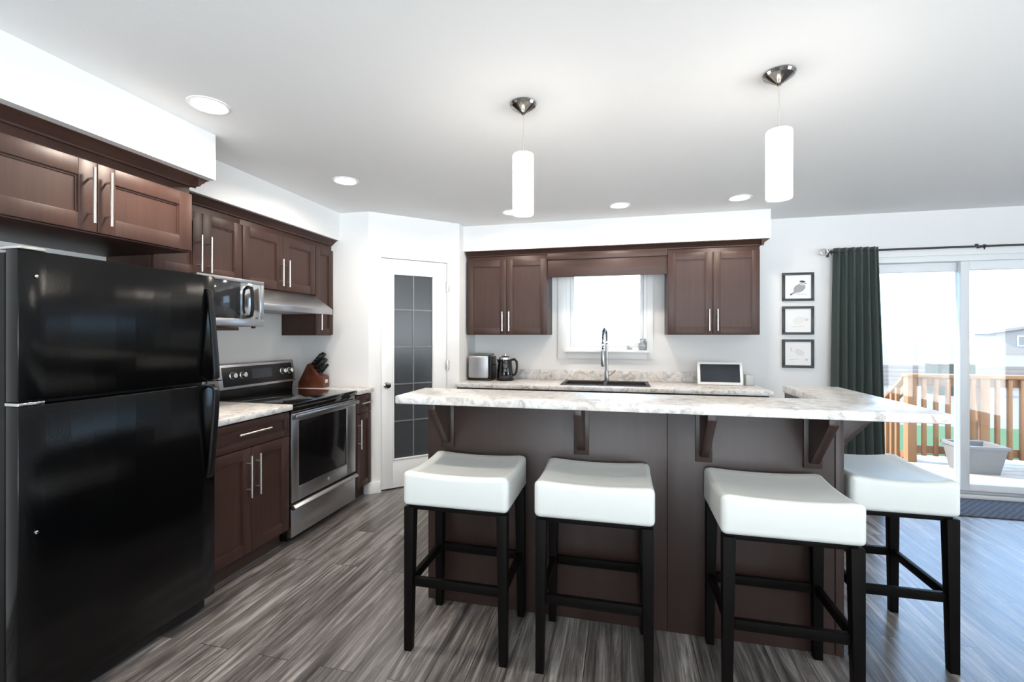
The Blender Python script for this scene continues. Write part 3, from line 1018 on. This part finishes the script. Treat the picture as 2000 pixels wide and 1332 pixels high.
# ------------------------------------------------------------------ hood, microwave
hd_ = thing('range_hood', 'slim stainless range hood under the cabinet over range', 'range hood', (-2.31, 2.585, 1.54), LR)
obj('canopy', B().prism([(0.0, 0.0), (0.0, 0.042), (0.165, 0.158), (0.48, 0.158), (0.48, 0.012), (0.02, 0.012), (0.02, 0.0)], 0.0, RW, 'X', 0.0015), M_STEEL, hd_)
obj('filter', B().box(0.05, RW - 0.05, 0.05, 0.43, 0.004, 0.013, 0.002), M_GREY, hd_)

mw = thing('microwave_oven', 'stainless microwave oven on the shelf beside the hood', 'microwave', (-2.255, 2.045, 1.427), LR)
MW, MH = 0.485, 0.288
obj('case', B().box(0.004, MW - 0.004, 0.022, 0.355, 0.0, MH, 0.006), M_BLACKSAT, mw)
md = B()
md.box(0.0, MW, 0.0, 0.022, 0.0, 0.045, 0.002).box(0.0, MW, 0.0, 0.022, MH - 0.022, MH, 0.002)
md.box(0.0, 0.03, 0.0, 0.022, 0.045, MH - 0.022, 0.002).box(MW - 0.022, MW, 0.0, 0.022, 0.045, MH - 0.022, 0.002)
mdo = obj('door', md, M_STEEL, mw)
obj('window', B().box(0.03, 0.30, 0.004, 0.02, 0.045, MH - 0.022, 0.001), plain('microwave_window', (0.02, 0.022, 0.026), 0.08), mdo)
obj('keypad', B().box(0.30, MW - 0.022, 0.004, 0.02, 0.045, MH - 0.022, 0.001), plain('mirror_keypad', (0.55, 0.58, 0.6), 0.12, 1.0), mdo)
obj('handle', B().tube([(0.355, 0.0, 0.06), (0.350, -0.028, 0.066), (0.347, -0.038, 0.10), (0.347, -0.038, 0.20), (0.350, -0.028, 0.236), (0.355, 0.0, 0.242)], 0.011, 10), M_BLACK, mdo)
for x, y in ((0.03, 0.05), (0.45, 0.05), (0.03, 0.32), (0.45, 0.32)):
    obj('foot', B().lathe([(0.012, -0.0115), (0.014, 0.002)], (x, y, 0), 12), M_BLACK, mw)

# ------------------------------------------------------------------ knife block, knives
kb_ = thing('knife_block', 'reddish wooden knife block with small pale tag', 'knife block', (-2.70, 3.455, CZ1), R(12))
prof = [(0.0, 0.0), (0.195, 0.0), (0.195, 0.085), (0.15, 0.095), (0.085, 0.185), (0.068, 0.178), (0.0, 0.04)]
obj('block', B().prism(prof, -0.05, 0.05, 'Y', 0.004), M_BLOCK, kb_)
obj('tag', B().box(0.1945, 0.197, -0.022, 0.022, 0.035, 0.06, 0.0005), M_TAG, kb_)
kb_.scale = (1.13, 1.13, 1.13)
KD = Vector((0.66, 0, 0.75)).normalized()


def knife(label, px, py, pz, ln, r):
    k = thing('kitchen_knife', label, 'knife', (kb_.location.x + px * math.cos(R(12)) - py * math.sin(R(12)),
                                               kb_.location.y + px * math.sin(R(12)) + py * math.cos(R(12)), CZ1 + pz), R(12),
              'knives in the wooden block')
    hb = B().box(-r, r, -r * 0.62, r * 0.62, 0.004, ln, r * 0.45)
    rot = Vector((0, 0, 1)).rotation_difference(KD).to_matrix().to_4x4()
    hb.move(rot)
    obj('handle', hb, M_BLACK, k)
    bb = B().box(-r * 0.95, r * 0.95, -0.0012, 0.0012, -0.05, 0.006)
    bb.move(rot)
    obj('blade', bb, M_CHROME, k)
    for q in (0.3, 0.55, 0.8):
        rv = B().tube([(0, -r * 0.62 - 0.0006, ln * q), (0, r * 0.62 + 0.0006, ln * q)], 0.003, 8)
        obj('rivet', rv.move(rot), M_NICKEL, k)


KL = 'black-handled knife in the reddish block, '
for lab, u, py, ln, r in (
        ('upper row beside the wall', 0.84, 0.030, 0.115, 0.013), ('middle of the upper row', 0.84, 0.0, 0.12, 0.014),
        ('upper row, room side', 0.84, -0.030, 0.11, 0.012),
        ('middle row beside the wall', 0.50, 0.030, 0.10, 0.012), ('centre of the middle row', 0.50, 0.0, 0.105, 0.012),
        ('middle row, room side', 0.50, -0.030, 0.095, 0.011),
        ('lowest row beside the wall', 0.16, 0.027, 0.085, 0.010), ('lowest row, room side', 0.16, -0.027, 0.085, 0.010)):
    px, pz = 1.13 * (0.15 + (0.085 - 0.15) * u), 1.13 * (0.095 + (0.185 - 0.095) * u)
    knife(KL + lab, px, 1.13 * py, pz, 1.15 * ln, 1.15 * r)

# ------------------------------------------------------------------ toaster, kettle, display, small box, jar
to = thing('toaster', 'stainless toaster with black top and end beside pantry wall', 'toaster', (-1.375, 4.46, CZ1))
obj('shell', B().box(-0.118, 0.095, -0.10, 0.10, 0.018, 0.252, 0.022, 4), M_STEELZ, to)
obj('end_panel', B().box(0.092, 0.125, -0.092, 0.092, 0.018, 0.24, 0.012, 3), M_BLACK, to)
obj('lever', B().box(0.124, 0.142, -0.018, 0.018, 0.15, 0.168, 0.004), M_BLACK, to)
tp = obj('top_plate', B().box(-0.075, 0.105, -0.07, 0.07, 0.249, 0.264, 0.004), plain('toaster_top', (0.10, 0.13, 0.14), 0.4), to)
for y in (-0.03, 0.03):
    obj('slot', B().box(-0.06, 0.07, y - 0.013, y + 0.013, 0.2635, 0.2645), M_BLACK, tp)
obj('base', B().box(-0.112, 0.12, -0.095, 0.095, 0.0, 0.02, 0.006), M_BLACK, to)

ke = thing('electric_kettle', 'black kettle with looped handle and steel lid beside toaster', 'kettle', (-1.135, 4.46, CZ1))
obj('body', B().lathe([(0.0, 0.02), (0.072, 0.02), (0.074, 0.03), (0.069, 0.10), (0.060, 0.17), (0.055, 0.186), (0.0, 0.186)]), M_GLOSSBLK, ke)
obj('base', B().lathe([(0.0, 0.0), (0.078, 0.0), (0.078, 0.012), (0.070, 0.02), (0.0, 0.02)]), M_BLACK, ke)
obj('lid', B().lathe([(0.056, 0.184), (0.053, 0.20), (0.035, 0.213), (0.013, 0.215), (0.013, 0.228), (0.0, 0.23)]), M_NICKEL, ke)
obj('handle', B().tube([(0.05, 0, 0.178), (0.085, 0, 0.185), (0.105, 0, 0.165), (0.108, 0, 0.12), (0.102, 0, 0.075), (0.088, 0, 0.05), (0.066, 0, 0.045)],
                       [0.010, 0.011, 0.011, 0.010, 0.010, 0.009, 0.009], 10), M_BLACK, ke)
obj('spout', B().prism([(-0.05, 0.18), (-0.078, 0.184), (-0.06, 0.14)], -0.014, 0.014, 'Y', 0.003), M_BLACK, ke)
ke.scale = (1.12, 1.12, 1.14)

ds = thing('tablet_display', 'white framed display with dark screen leaning on back counter', 'tablet', (0.857, 4.45, CZ1), 0)
tm = Matrix.Rotation(R(-10), 4, 'X')
f = B().box(-0.19, 0.19, 0.0, 0.018, 0.004, 0.212, 0.006).move(tm)
obj('frame', f, M_WHITE, ds)
obj('screen', B().box(-0.166, 0.166, -0.002, 0.006, 0.028, 0.19, 0.001).move(tm), M_SCREEN, ds)
obj('stand', B().prism([(0.016, 0.0), (0.095, 0.0), (0.095, 0.006), (0.04, 0.12), (0.028, 0.12)], -0.05, 0.05, 'X', 0.002), M_WHITE, ds)

bx = thing('small_speaker', 'small grey box standing beside the white framed display', 'speaker', (1.105, 4.50, CZ1))
obj('case', B().box(-0.035, 0.035, -0.035, 0.035, 0.0, 0.098, 0.006), M_GREY, bx)
obj('grille', B().box(-0.028, 0.028, -0.037, -0.034, 0.012, 0.086, 0.001), plain('pale_grille', (0.5, 0.52, 0.54), 0.7, bump=0.4, bscale=900), bx)

jr = thing('glass_jar', 'round clear jar with grey lid on the window sill', 'jar', (0.195, YB - 0.035, WZ0))
obj('vessel', B().lathe([(0.0, 0.0), (0.030, 0.0), (0.038, 0.012), (0.040, 0.05), (0.034, 0.085), (0.028, 0.09), (0.028, 0.094), (0.0, 0.094)]), M_JAR, jr)
obj('lid', B().lathe([(0.030, 0.094), (0.031, 0.108), (0.026, 0.113), (0.0, 0.113)]), M_GREY, jr)

# ------------------------------------------------------------------ island
IX0, IX1, IY = -0.985, 0.92, 2.24
BZ0, BZ1 = 1.047, 1.085
il = thing('kitchen_island', 'dark panelled kitchen island carrying the raised marbled bar', 'kitchen island', (0, 0, 0))
IS = 0.2035
obj('front_panel', B().box(IX0, IS - 0.0012, IY, IY + 0.02, 0.0, BZ0, 0.001), M_PANEL, il)
obj('front_panel', B().box(IS + 0.0012, IX1 - 0.034, IY, IY + 0.02, 0.0, BZ0, 0.001), M_PANEL, il)
obj('corner_post', B().box(IX1 - 0.032, IX1, IY - 0.003, IY + 0.06, 0.0, BZ0, 0.0015), M_PANEL, il)
obj('pony_wall', B().box(IX0 + 0.001, IX1 - 0.034, IY + 0.02, IY + 0.085, 0.0, BZ0), M_PANEL, il)
obj('end_panel', B().box(IX1 - 0.024, IX1 - 0.001, IY + 0.06, 2.90, 0.0, BZ0, 0.001), M_PANEL, il)
obj('carcass', B().box(IX0, IX1 - 0.026, IY + 0.086, 2.90, 0.10, 0.885).box(IX0 + 0.02, IX1 - 0.05, IY + 0.09, 2.83, 0, 0.10), M_CAB, il)
for k in range(3):
    w = (IX1 - 0.026 - IX0) / 3
    x0 = IX0 + w * k
    dd = obj('door', shaker(x0 + 0.003, x0 + w - 0.003, 0.112, 0.875).move(Matrix.Translation((0, 2.92, 0)) @ Matrix.Scale(-1, 4, (0, 1, 0))), M_CAB, il)
    obj('handle', pull(x0 + 0.05, 0.72, 0.2).move(Matrix.Translation((0, 2.92, 0)) @ Matrix.Scale(-1, 4, (0, 1, 0))), M_NICKEL, dd)


def bracket_bm(t=0.036, dp=0.215, ht=0.225):
    """profile in (out, down): triangle with a light concave foot"""
    pts = [(0, 0), (-dp, 0), (-dp, -0.028), (-0.03, -ht), (0, -ht)]
    b = B()
    b.prism([(p[0], p[1]) for p in pts], -t / 2, t / 2, 'X', 0.002)
    return b


for x in (-0.875, -0.19, 0.36, 0.80):
    obj('bracket', bracket_bm().move(Matrix.Translation((x, IY, BZ0))), M_PANEL, il)
    obj('bracket_cleat', B().box(x - 0.036, x + 0.036, IY - 0.012, IY, BZ0 - 0.25, BZ0, 0.002), M_PANEL, il)
obj('bracket', bracket_bm().move(Matrix.Translation((IX1, 2.42, BZ0)) @ Matrix.Rotation(R(90), 4, 'Z')), M_PANEL, il)
obj('bracket', bracket_bm().move(Matrix.Translation((IX1, 2.78, BZ0)) @ Matrix.Rotation(R(90), 4, 'Z')), M_PANEL, il)

bt = thing('bar_countertop', 'raised marbled bar top wrapping two sides of the island', 'countertop', (0, 0, 0))
obj('slab', B().prism([(-1.045, 1.99), (1.165, 1.99), (1.165, 2.90), (0.885, 2.90), (0.885, 2.335), (-1.045, 2.335)], BZ0, BZ1, 'Z', 0.006), M_MARBLE, bt)
lt = thing('island_countertop', 'lower marbled island worktop behind the raised bar', 'countertop', (0, 0, 0))
obj('slab', B().box(IX0 - 0.03, IX1 - 0.03, IY + 0.087, 2.945, CZ0, CZ1, 0.005), M_MARBLE, lt)

# ------------------------------------------------------------------ bar stools


def seat_builder():
    b = B()
    bm = b.bm
    hx, hy, z0, z1 = 0.236, 0.196, 0.632, 0.765
    nx, ny = 14, 8
    b.box(-hx, hx, -hy, hy, z0, z1)
    ex = [e for e in bm.edges if abs(e.verts[0].co.x - e.verts[1].co.x) > 0.1]
    bmesh.ops.subdivide_edges(bm, edges=ex, cuts=nx, use_grid_fill=True)
    ey = [e for e in bm.edges if abs(e.verts[0].co.y - e.verts[1].co.y) > 0.1]
    bmesh.ops.subdivide_edges(bm, edges=ey, cuts=ny, use_grid_fill=True)
    for v in bm.verts:
        if v.co.z > z1 - 0.01:
            u, w = v.co.x / hx, v.co.y / hy
            v.co.z += 0.012 * u * u + 0.017 * w * w - 0.010
    es = [e for e in bm.edges if len(e.link_faces) == 2 and e.calc_face_angle(0) > 0.9]
    bmesh.ops.bevel(bm, geom=es, offset=0.022, segments=5, affect='EDGES', profile=0.5)
    return b


SG = 'white cushioned bar stools round the island'
st = thing('bar_stool', 'white cushioned bar stool at the island front, nearest the pantry door', 'bar stool', (-0.692, 2.03, 0), 0, SG)
obj('seat', seat_builder(), M_LEATHER, st, 1.2)
obj('seat_base', B().box(-0.215, 0.215, -0.175, 0.175, 0.612, 0.634, 0.002), M_LEG, st)
LX, LY = 0.2075, 0.169
for sx in (-1, 1):
    for sy in (-1, 1):
        b = B()
        b.box(sx * LX - 0.0225, sx * LX + 0.0225, sy * LY - 0.0225, sy * LY + 0.0225, 0.0, 0.625, 0.002)
        for v in b.bm.verts:
            k = max(0.0, min(1.0, (0.30 - v.co.z) / 0.30))
            v.co.x = sx * LX + sx * 0.0225 + (v.co.x - sx * LX - sx * 0.0225) * (1 - 0.26 * k)
            v.co.y = sy * LY + sy * 0.0225 + (v.co.y - sy * LY - sy * 0.0225) * (1 - 0.26 * k)
        obj('leg', b, M_LEG, st)
for sy in (-1, 1):
    obj('stretcher', B().box(-LX + 0.02, LX - 0.02, sy * LY - 0.011, sy * LY + 0.011, 0.28, 0.318, 0.002), M_LEG, st)
for sx in (-1, 1):
    obj('stretcher', B().box(sx * LX - 0.011, sx * LX + 0.011, -LY + 0.02, LY - 0.02, 0.28, 0.318, 0.002), M_LEG, st)
dup(st, (-0.112, 2.03, 0), 0, 'white cushioned bar stool at the island front, second from the pantry door')
dup(st, (0.593, 2.03, 0), 0, 'white cushioned bar stool at the island front, third from the pantry door')
dup(st, (1.135, 2.455, 0), R(90), 'white cushioned bar stool turned sideways at the island end facing the patio door')

# ------------------------------------------------------------------ lights


def pendant(label, x, y):
    t = thing('pendant_lamp', label, 'pendant lamp', (x, y, ZC), 0, 'pendant lamps over the bar')
    can = B()
    seg = 8
    can.lathe([(0.058, 0.0), (0.062, -0.006), (0.056, -0.016), (0.030, -0.034), (0.012, -0.044), (0.006, -0.052), (0.0, -0.052)], (0, 0, 0), seg * 3)
    obj('ceiling_canopy', can, M_DKCHROME, t, 0.15)
    obj('cord', B().tube([(0, 0, -0.05), (0, 0, -0.155)], 0.0022, 8), M_NICKEL, t)
    obj('rod', B().tube([(0, 0, -0.15), (0, 0, -0.235)], 0.0055, 10), M_NICKEL, t)
    obj('socket_cap', B().lathe([(0.0, -0.222), (0.012, -0.222), (0.016, -0.228), (0.036, -0.234), (0.036, -0.238), (0.0, -0.238)]), M_NICKEL, t)
    sh = B().lathe([(0.030, -0.2365), (0.046, -0.2365), (0.0485, -0.242), (0.0485, -0.508), (0.046, -0.513), (0.040, -0.513), (0.040, -0.25), (0.030, -0.25)], (0, 0, 0), 36)
    obj('shade', sh, M_SHADE, t)
    obj('bulb', B().lathe([(0.0, -0.43), (0.018, -0.425), (0.028, -0.40), (0.024, -0.37), (0.014, -0.34), (0.014, -0.25), (0.0, -0.25)], (0, 0, 0), 20), M_SHADE, t)
    return t


pendant('white cylinder pendant lamp over the bar, on the pantry door side', -0.444, 2.082)
pendant('white cylinder pendant lamp over the bar, on the patio door side', 0.623, 2.082)


def downlight(label, x, y, watts=DOWN_W):
    t = thing('recessed_light', label, 'ceiling light', (x, y, ZC), 0, 'recessed ceiling lights')
    ring = B().lathe([(0.088, 0.0), (0.088, -0.004), (0.080, -0.007), (0.069, -0.003), (0.069, 0.0)], (0, 0, 0), 36)
    obj('trim_ring', ring, M_TRIM, t)
    obj('lens', B().lathe([(0.0, -0.0025), (0.069, -0.0025), (0.069, -0.0005), (0.0, -0.0005)], (0, 0, 0), 36), M_LENS, t)
    area_down('lamp_light', t, 0.065, watts, WARM, -0.012)
    return t


downlight('round recessed ceiling light beside the fridge soffit', -1.867, 1.755, 18.0)
downlight('round recessed ceiling light in front of the range cabinets', -1.861, 2.834, 8.5)
downlight('round recessed ceiling light near pantry door, half hidden by pendant', -0.932, 3.895, 6.0)
downlight('round recessed ceiling light in front of the sink window', -0.02, 3.895, 8.0)
downlight('round recessed ceiling light beyond the patio side pendant', 0.89, 3.895, 8.0)
for x, y in ((2.6, 0.2), (0.6, -0.6), (-1.4, -0.6), (2.6, -2.0), (0.6, -2.2)):  # unseen downlights added behind the camera to fill the room
    downlight('added round recessed ceiling light, out of view, for fill', x, y)

# ------------------------------------------------------------------ pictures
PXC, PS = 1.552, 0.257
PG = 'black framed bird prints beside the curtain'


def ell(cx, cz, rx, rz, rot=0.0, n=18, y=0.0):
    return [(cx + rx * math.cos(a) * math.cos(rot) - rz * math.sin(a) * math.sin(rot), y,
             cz + rx * math.cos(a) * math.sin(rot) + rz * math.sin(a) * math.cos(rot)) for a in [2 * PI * k / n for k in range(n)]]


def picture(label, z):
    t = thing('picture_frame', label, 'picture', (PXC, YB - 0.022, z), 0, PG)
    h = PS / 2
    f = B()
    w = 0.022
    f.box(-h, h, 0, 0.021, h - w, h, 0.002).box(-h, h, 0, 0.021, -h, -h + w, 0.002)
    f.box(-h, -h + w, 0, 0.021, -h + w, h - w, 0.002).box(h - w, h, 0, 0.021, -h + w, h - w, 0.002)
    obj('frame', f, M_FRAME, t)
    p = obj('print', B().box(-h + w - 0.002, h - w + 0.002, 0.010, 0.014, -h + w - 0.002, h - w + 0.002), M_PAPER, t)
    return t, p


def ink(parts, mat, parent, name='drawing', y=0.0096):
    b = B()
    for k, pts in enumerate(parts):
        b.poly([(p[0], y - 0.0001 * k, p[-1]) for p in pts])
    return obj(name, b, mat, parent)


t, p = picture('black framed print of a dark-capped perched bird, topmost of three', 1.81)
ink([ell(0.012, -0.012, 0.052, 0.036, 0.5), [(-0.022, -0.035), (-0.010, -0.052), (-0.062, -0.078), (-0.066, -0.066)]], M_INK, p)
ink([ell(0.036, 0.033, 0.024, 0.022)], M_INKL, p, 'bird_head', 0.0090)
ink([ell(0.036, 0.047, 0.024, 0.009, -0.1), [(0.057, 0.036), (0.073, 0.028), (0.058, 0.026)], [(-0.062, -0.078), (-0.066, -0.066), (-0.05, -0.06), (-0.046, -0.07)]], M_INKD, p, 'bird_cap', 0.0086)
ink([[(-0.02, -0.062), (0.075, -0.066), (0.075, -0.071), (-0.02, -0.068)]], M_INKL, p, 'perch', 0.0092)
t, p = picture('black framed print of a very faint pale bird, middle of three', 1.505)
ink([ell(0.005, 0.0, 0.048, 0.032, 0.3)], plain('ink_faint', (0.78, 0.775, 0.76), 0.8), p)
ink([[(-0.05, -0.055), (0.06, -0.05), (0.06, -0.054), (-0.05, -0.06)], [(0.055, 0.02), (0.085, 0.018), (0.085, 0.0), (0.06, -0.01)]], M_INKT, p, 'branch')
t, p = picture('black framed print of branches and a pale bird, lowest of three', 1.205)
ink([ell(0.012, 0.012, 0.042, 0.026, -0.5)], plain('ink_blush', (0.76, 0.70, 0.70), 0.8), p)
ink([[(-0.058, 0.055), (-0.05, 0.055), (-0.054, 0.02), (-0.062, 0.02)], [(-0.06, 0.028), (-0.035, 0.022), (-0.035, 0.017), (-0.06, 0.022)],
     [(-0.07, -0.055), (0.0, -0.048), (0.0, -0.052), (-0.07, -0.06)], ell(0.07, -0.055, 0.013, 0.010)], M_INKL, p, 'branch')

# ------------------------------------------------------------------ curtain and rod
cu = B()
n, m = 130, 26
rows = []
for j in range(m + 1):
    v_ = j / m
    z = 2.135 - 2.115 * v_
    x0, x1 = 1.805 - 0.03 * v_, 2.150 + 0.055 * v_
    row = []
    for i in range(n + 1):
        u = i / n
        ph = 2 * PI * 6.5 * u + 0.5 * math.sin(5 * u + 1.0)
        amp = 0.022 + 0.012 * min(1, v_ * 3)
        if z > 2.06:
            amp *= 0.75
        x = x0 + (x1 - x0) * u + 0.010 * math.sin(2 * ph)
        y = 4.59 + amp * math.sin(ph + 0.25 * math.sin(3 * v_)) + 0.006 * math.sin(9 * u + 4 * v_)
        row.append(cu.bm.verts.new((x, y, z)))
    rows.append(row)
for a, b_ in zip(rows, rows[1:]):
    for i in range(n):
        cu.bm.faces.new((a[i], a[i + 1], b_[i + 1], b_[i]))
co = obj('curtain', cu, M_CURTAIN, None, 3.0)
sm = co.modifiers.new('thickness', 'SOLIDIFY')
sm.thickness = 0.003
tag(co, 'dark green curtain drawn aside beside the patio door', 'curtain')

cr = thing('curtain_rod', 'thin dark curtain rod above the patio door', 'curtain rod', (0, 4.59, 2.105))
obj('rod', B().tube([(1.76, 0, 0), (4.02, 0, 0)], 0.0085, 12), M_FRAME, cr)
for x, s in ((1.735, -1), (4.045, 1)):
    ring = B()
    ring.tube([(x + 0.026 * math.cos(2 * PI * k / 20), 0, 0.026 * math.sin(2 * PI * k / 20)) for k in range(21)], 0.006, 8, False)
    ring.lathe([(0.0, -0.012), (0.010, -0.008), (0.012, 0.0), (0.010, 0.008), (0.0, 0.012)], (x - s * 0.026, 0, 0), 12, 'X')
    obj('finial', ring, M_NICKEL, cr)
for x in (1.79, 2.90, 3.98):
    obj('wall_bracket', B().box(x - 0.008, x + 0.008, 0.006, 0.09, -0.006, 0.006, 0.001).box(x - 0.012, x + 0.012, 0.082, 0.089, -0.035, 0.035, 0.002)
        .lathe([(0.014, -0.007), (0.014, 0.007)], (x, 0, 0), 14, 'X').box(x - 0.003, x + 0.003, -0.003, 0.003, -0.028, -0.008), M_FRAME, cr)

mt = B().box(2.42, 3.36, 4.19, 4.62, 0.0005, 0.009, 0.003)
tag(obj('door_mat', mt, M_MAT), 'dark diagonal-patterned mat on the floor before the patio door', 'door mat')

# ------------------------------------------------------------------ outside: deck, railing, planter, yard
DZ = -0.10
dk = B()
y = 4.83
while y < 6.62:
    dk.box(1.2, 6.6, y, y + 0.135, DZ - 0.035, DZ, 0.003)
    y += 0.141
struct('deck_floor', dk, M_DECK, 'wooden deck outside the patio door')
struct('ground', B().box(-60, 160, 4.9, 160, -1.2, -1.0), M_YARD, 'pale gravel yard')
g = B().box(1, 34, 10.8, 14.2, -0.998, -0.985)
go = obj('grass', g, M_GRASS)
tag(go, 'strip of green lawn beyond the deck railing', 'grass', None, 'stuff')

RY = 6.33
ra = thing('deck_railing', 'cedar deck railing with posts and upright balusters', 'railing', (0, RY, DZ))
posts = (3.28, 3.98, 5.0, 6.2)
for x in posts:
    obj('post', B().box(x - 0.045, x + 0.045, -0.045, 0.045, -0.9, 0.985, 0.004), M_CEDAR, ra)
obj('top_rail', B().box(3.22, 6.26, -0.07, 0.07, 0.985, 1.022, 0.005), M_CEDARX, ra)
for a, b_ in zip(posts, posts[1:]):
    obj('upper_rail', B().box(a + 0.045, b_ - 0.045, -0.02, 0.02, 0.885, 0.985, 0.003), M_CEDARX, ra)
    obj('lower_rail', B().box(a + 0.045, b_ - 0.045, -0.02, 0.02, 0.10, 0.19, 0.003), M_CEDARX, ra)
    n = int((b_ - a) / 0.107)
    for k in range(1, n):
        x = a + (b_ - a) * k / n
        obj('baluster', B().box(x - 0.019, x + 0.019, -0.055, -0.021, 0.08, 0.97, 0.002), M_CEDAR, ra)

# stair railing going down away from the deck
sr = thing('stair_railing', 'cedar stair railing sloping down from the deck post', 'railing', (3.28, RY + 0.075, DZ))
sl = 0.74
L = 1.6
for nm, zoff, hh, hw_ in (('top_rail', 0.985, 0.04, 0.05), ('upper_rail', 0.90, 0.09, 0.018), ('lower_rail', 0.13, 0.09, 0.018)):
    obj(nm, B().prism([(0.0, zoff), (L, zoff - sl * L), (L, zoff - sl * L - hh), (0.0, zoff - hh)], -hw_, hw_, 'X', 0.003), M_CEDAR, sr)
for k in range(1, 14):
    y = 0.11 * k
    z1 = 0.92 - sl * y
    obj('baluster', B().box(-0.055, -0.019, y - 0.019, y + 0.019, z1 - 0.90, z1, 0.002), M_CEDAR, sr)
obj('foot_post', B().box(-0.045, 0.045, L, L + 0.09, -0.9, 1.03 - sl * L, 0.004), M_CEDAR, sr)

pl = thing('planter', 'large tapered grey planter standing on the deck', 'planter', (3.71, 6.02, DZ))
po = B()
hx0, hy0, hx1, hy1, hh = 0.15, 0.13, 0.20, 0.17, 0.295


def frustum(b, x0, y0, z0, x1, y1, z1, flip=False):
    lo = [b.bm.verts.new((sx * x0, sy * y0, z0)) for sx, sy in ((-1, -1), (1, -1), (1, 1), (-1, 1))]
    hi = [b.bm.verts.new((sx * x1, sy * y1, z1)) for sx, sy in ((-1, -1), (1, -1), (1, 1), (-1, 1))]
    for k in range(4):
        j = (k + 1) % 4
        b.bm.faces.new((lo[k], lo[j], hi[j], hi[k]))
    return lo, hi


lo, hi = frustum(po, hx0, hy0, 0.0, hx1, hy1, hh)
po.bm.faces.new(lo[::-1])
lo2, hi2 = frustum(po, hx0 - 0.01, hy0 - 0.01, 0.06, hx1 - 0.03, hy1 - 0.03, hh)
for k in range(4):
    j = (k + 1) % 4
    po.bm.faces.new((hi[k], hi[j], hi2[j], hi2[k]))
po.bm.faces.new(lo2)
obj('pot', po, M_POT, pl)
obj('rim', B().box(-hx1 - 0.012, hx1 + 0.012, -hy1 - 0.012, -hy1 + 0.02, hh - 0.03, hh + 0.006, 0.004)
    .box(-hx1 - 0.012, hx1 + 0.012, hy1 - 0.02, hy1 + 0.012, hh - 0.03, hh + 0.006, 0.004)
    .box(-hx1 - 0.012, -hx1 + 0.02, -hy1, hy1, hh - 0.03, hh + 0.006, 0.004)
    .box(hx1 - 0.02, hx1 + 0.012, -hy1, hy1, hh - 0.03, hh + 0.006, 0.004), M_POT, pl)
obj('soil', B().box(-hx1 + 0.04, hx1 - 0.04, -hy1 + 0.04, hy1 - 0.04, hh - 0.08, hh - 0.06), M_SOIL, pl)


def stone(label, x, y, r, seed):
    rnd = random.Random(seed)
    b = B()
    bmesh.ops.create_icosphere(b.bm, subdivisions=2, radius=r)
    for v in b.bm.verts:
        k = 1 + rnd.uniform(-0.16, 0.16)
        v.co = Vector((v.co.x * 1.25 * k, v.co.y * k, v.co.z * 0.8 * k))
    zmin = min(v.co.z for v in b.bm.verts)
    b.move(Matrix.Translation((x, y, DZ - zmin)))
    tag(obj('garden_stone', b, M_STONE, None, 1.2), label, 'stone', 'stones beside the planter')


stone('pale stone on the deck against the planter', 4.16, 5.90, 0.06, 1)
stone('pale stone on the deck by the railing foot', 4.29, 6.08, 0.05, 2)

# beyond the yard: fence, utility box, two pale houses
fe = thing('yard_fence', 'long pale board fence across the back yard', 'fence', (0, 25.0, -1.0))
fb = B()
for k in range(5):
    fb.box(6.0, 42.0, -0.02, 0.02, 0.03 + 0.195 * k, 0.03 + 0.195 * k + 0.185, 0.004)
obj('boards', fb, M_FENCE, fe)
for k in range(10):
    obj('post', B().box(6.0 + 4 * k - 0.06, 6.0 + 4 * k + 0.06, -0.14, -0.02, 0.0, 1.05, 0.005), M_FENCE, fe)
ub = thing('utility_box', 'grey-green utility box showing above the deck rail', 'utility box', (12.75, 22.0, -1.0))
obj('cabinet', B().box(-0.62, 0.62, -0.4, 0.4, 0.0, 1.22, 0.02), M_BOX, ub)
obj('lid', B().box(-0.66, 0.66, -0.44, 0.44, 1.22, 1.28, 0.015), M_FENCE, ub)


def house(label, x, y, w, dpt, hw_, hr, rz=0.0):
    t = thing('house', label, 'house', (x, y, -1.0), rz, 'pale houses beyond the yard')
    obj('walls', B().prism([(-w / 2, 0), (w / 2, 0), (w / 2, hw_), (0, hw_ + hr), (-w / 2, hw_)], 0, dpt, 'Y'), M_SIDING, t)
    ov = 0.5
    k = hr / (w / 2)
    r = B()
    for s in (-1, 1):
        r.prism([(0, hw_ + hr), (s * (w / 2 + ov), hw_ - k * ov), (s * (w / 2 + ov), hw_ - k * ov + 0.3), (0, hw_ + hr + 0.35)], -0.5, dpt + 0.5, 'Y')
    obj('roof', r, M_ROOFT, t)
    for xx in (-w * 0.28, w * 0.05, w * 0.3):
        f = obj('window', B().box(xx - 0.75, xx + 0.75, -0.08, 0.02, hw_ * 0.38, hw_ * 0.38 + 1.3, 0.02), M_TRIM, t)
        obj('pane', B().box(xx - 0.62, xx + 0.62, -0.10, -0.07, hw_ * 0.38 + 0.12, hw_ * 0.38 + 1.18), M_WINDK, f)
    return t


house('pale gabled house seen beyond the fence through sliding panel', 51.0, 68.0, 12.0, 9.0, 2.7, 1.2, R(-20))
house('pale low house further along behind the fence', 69.0, 62.0, 14.0, 9.0, 2.6, 1.6, R(-35))
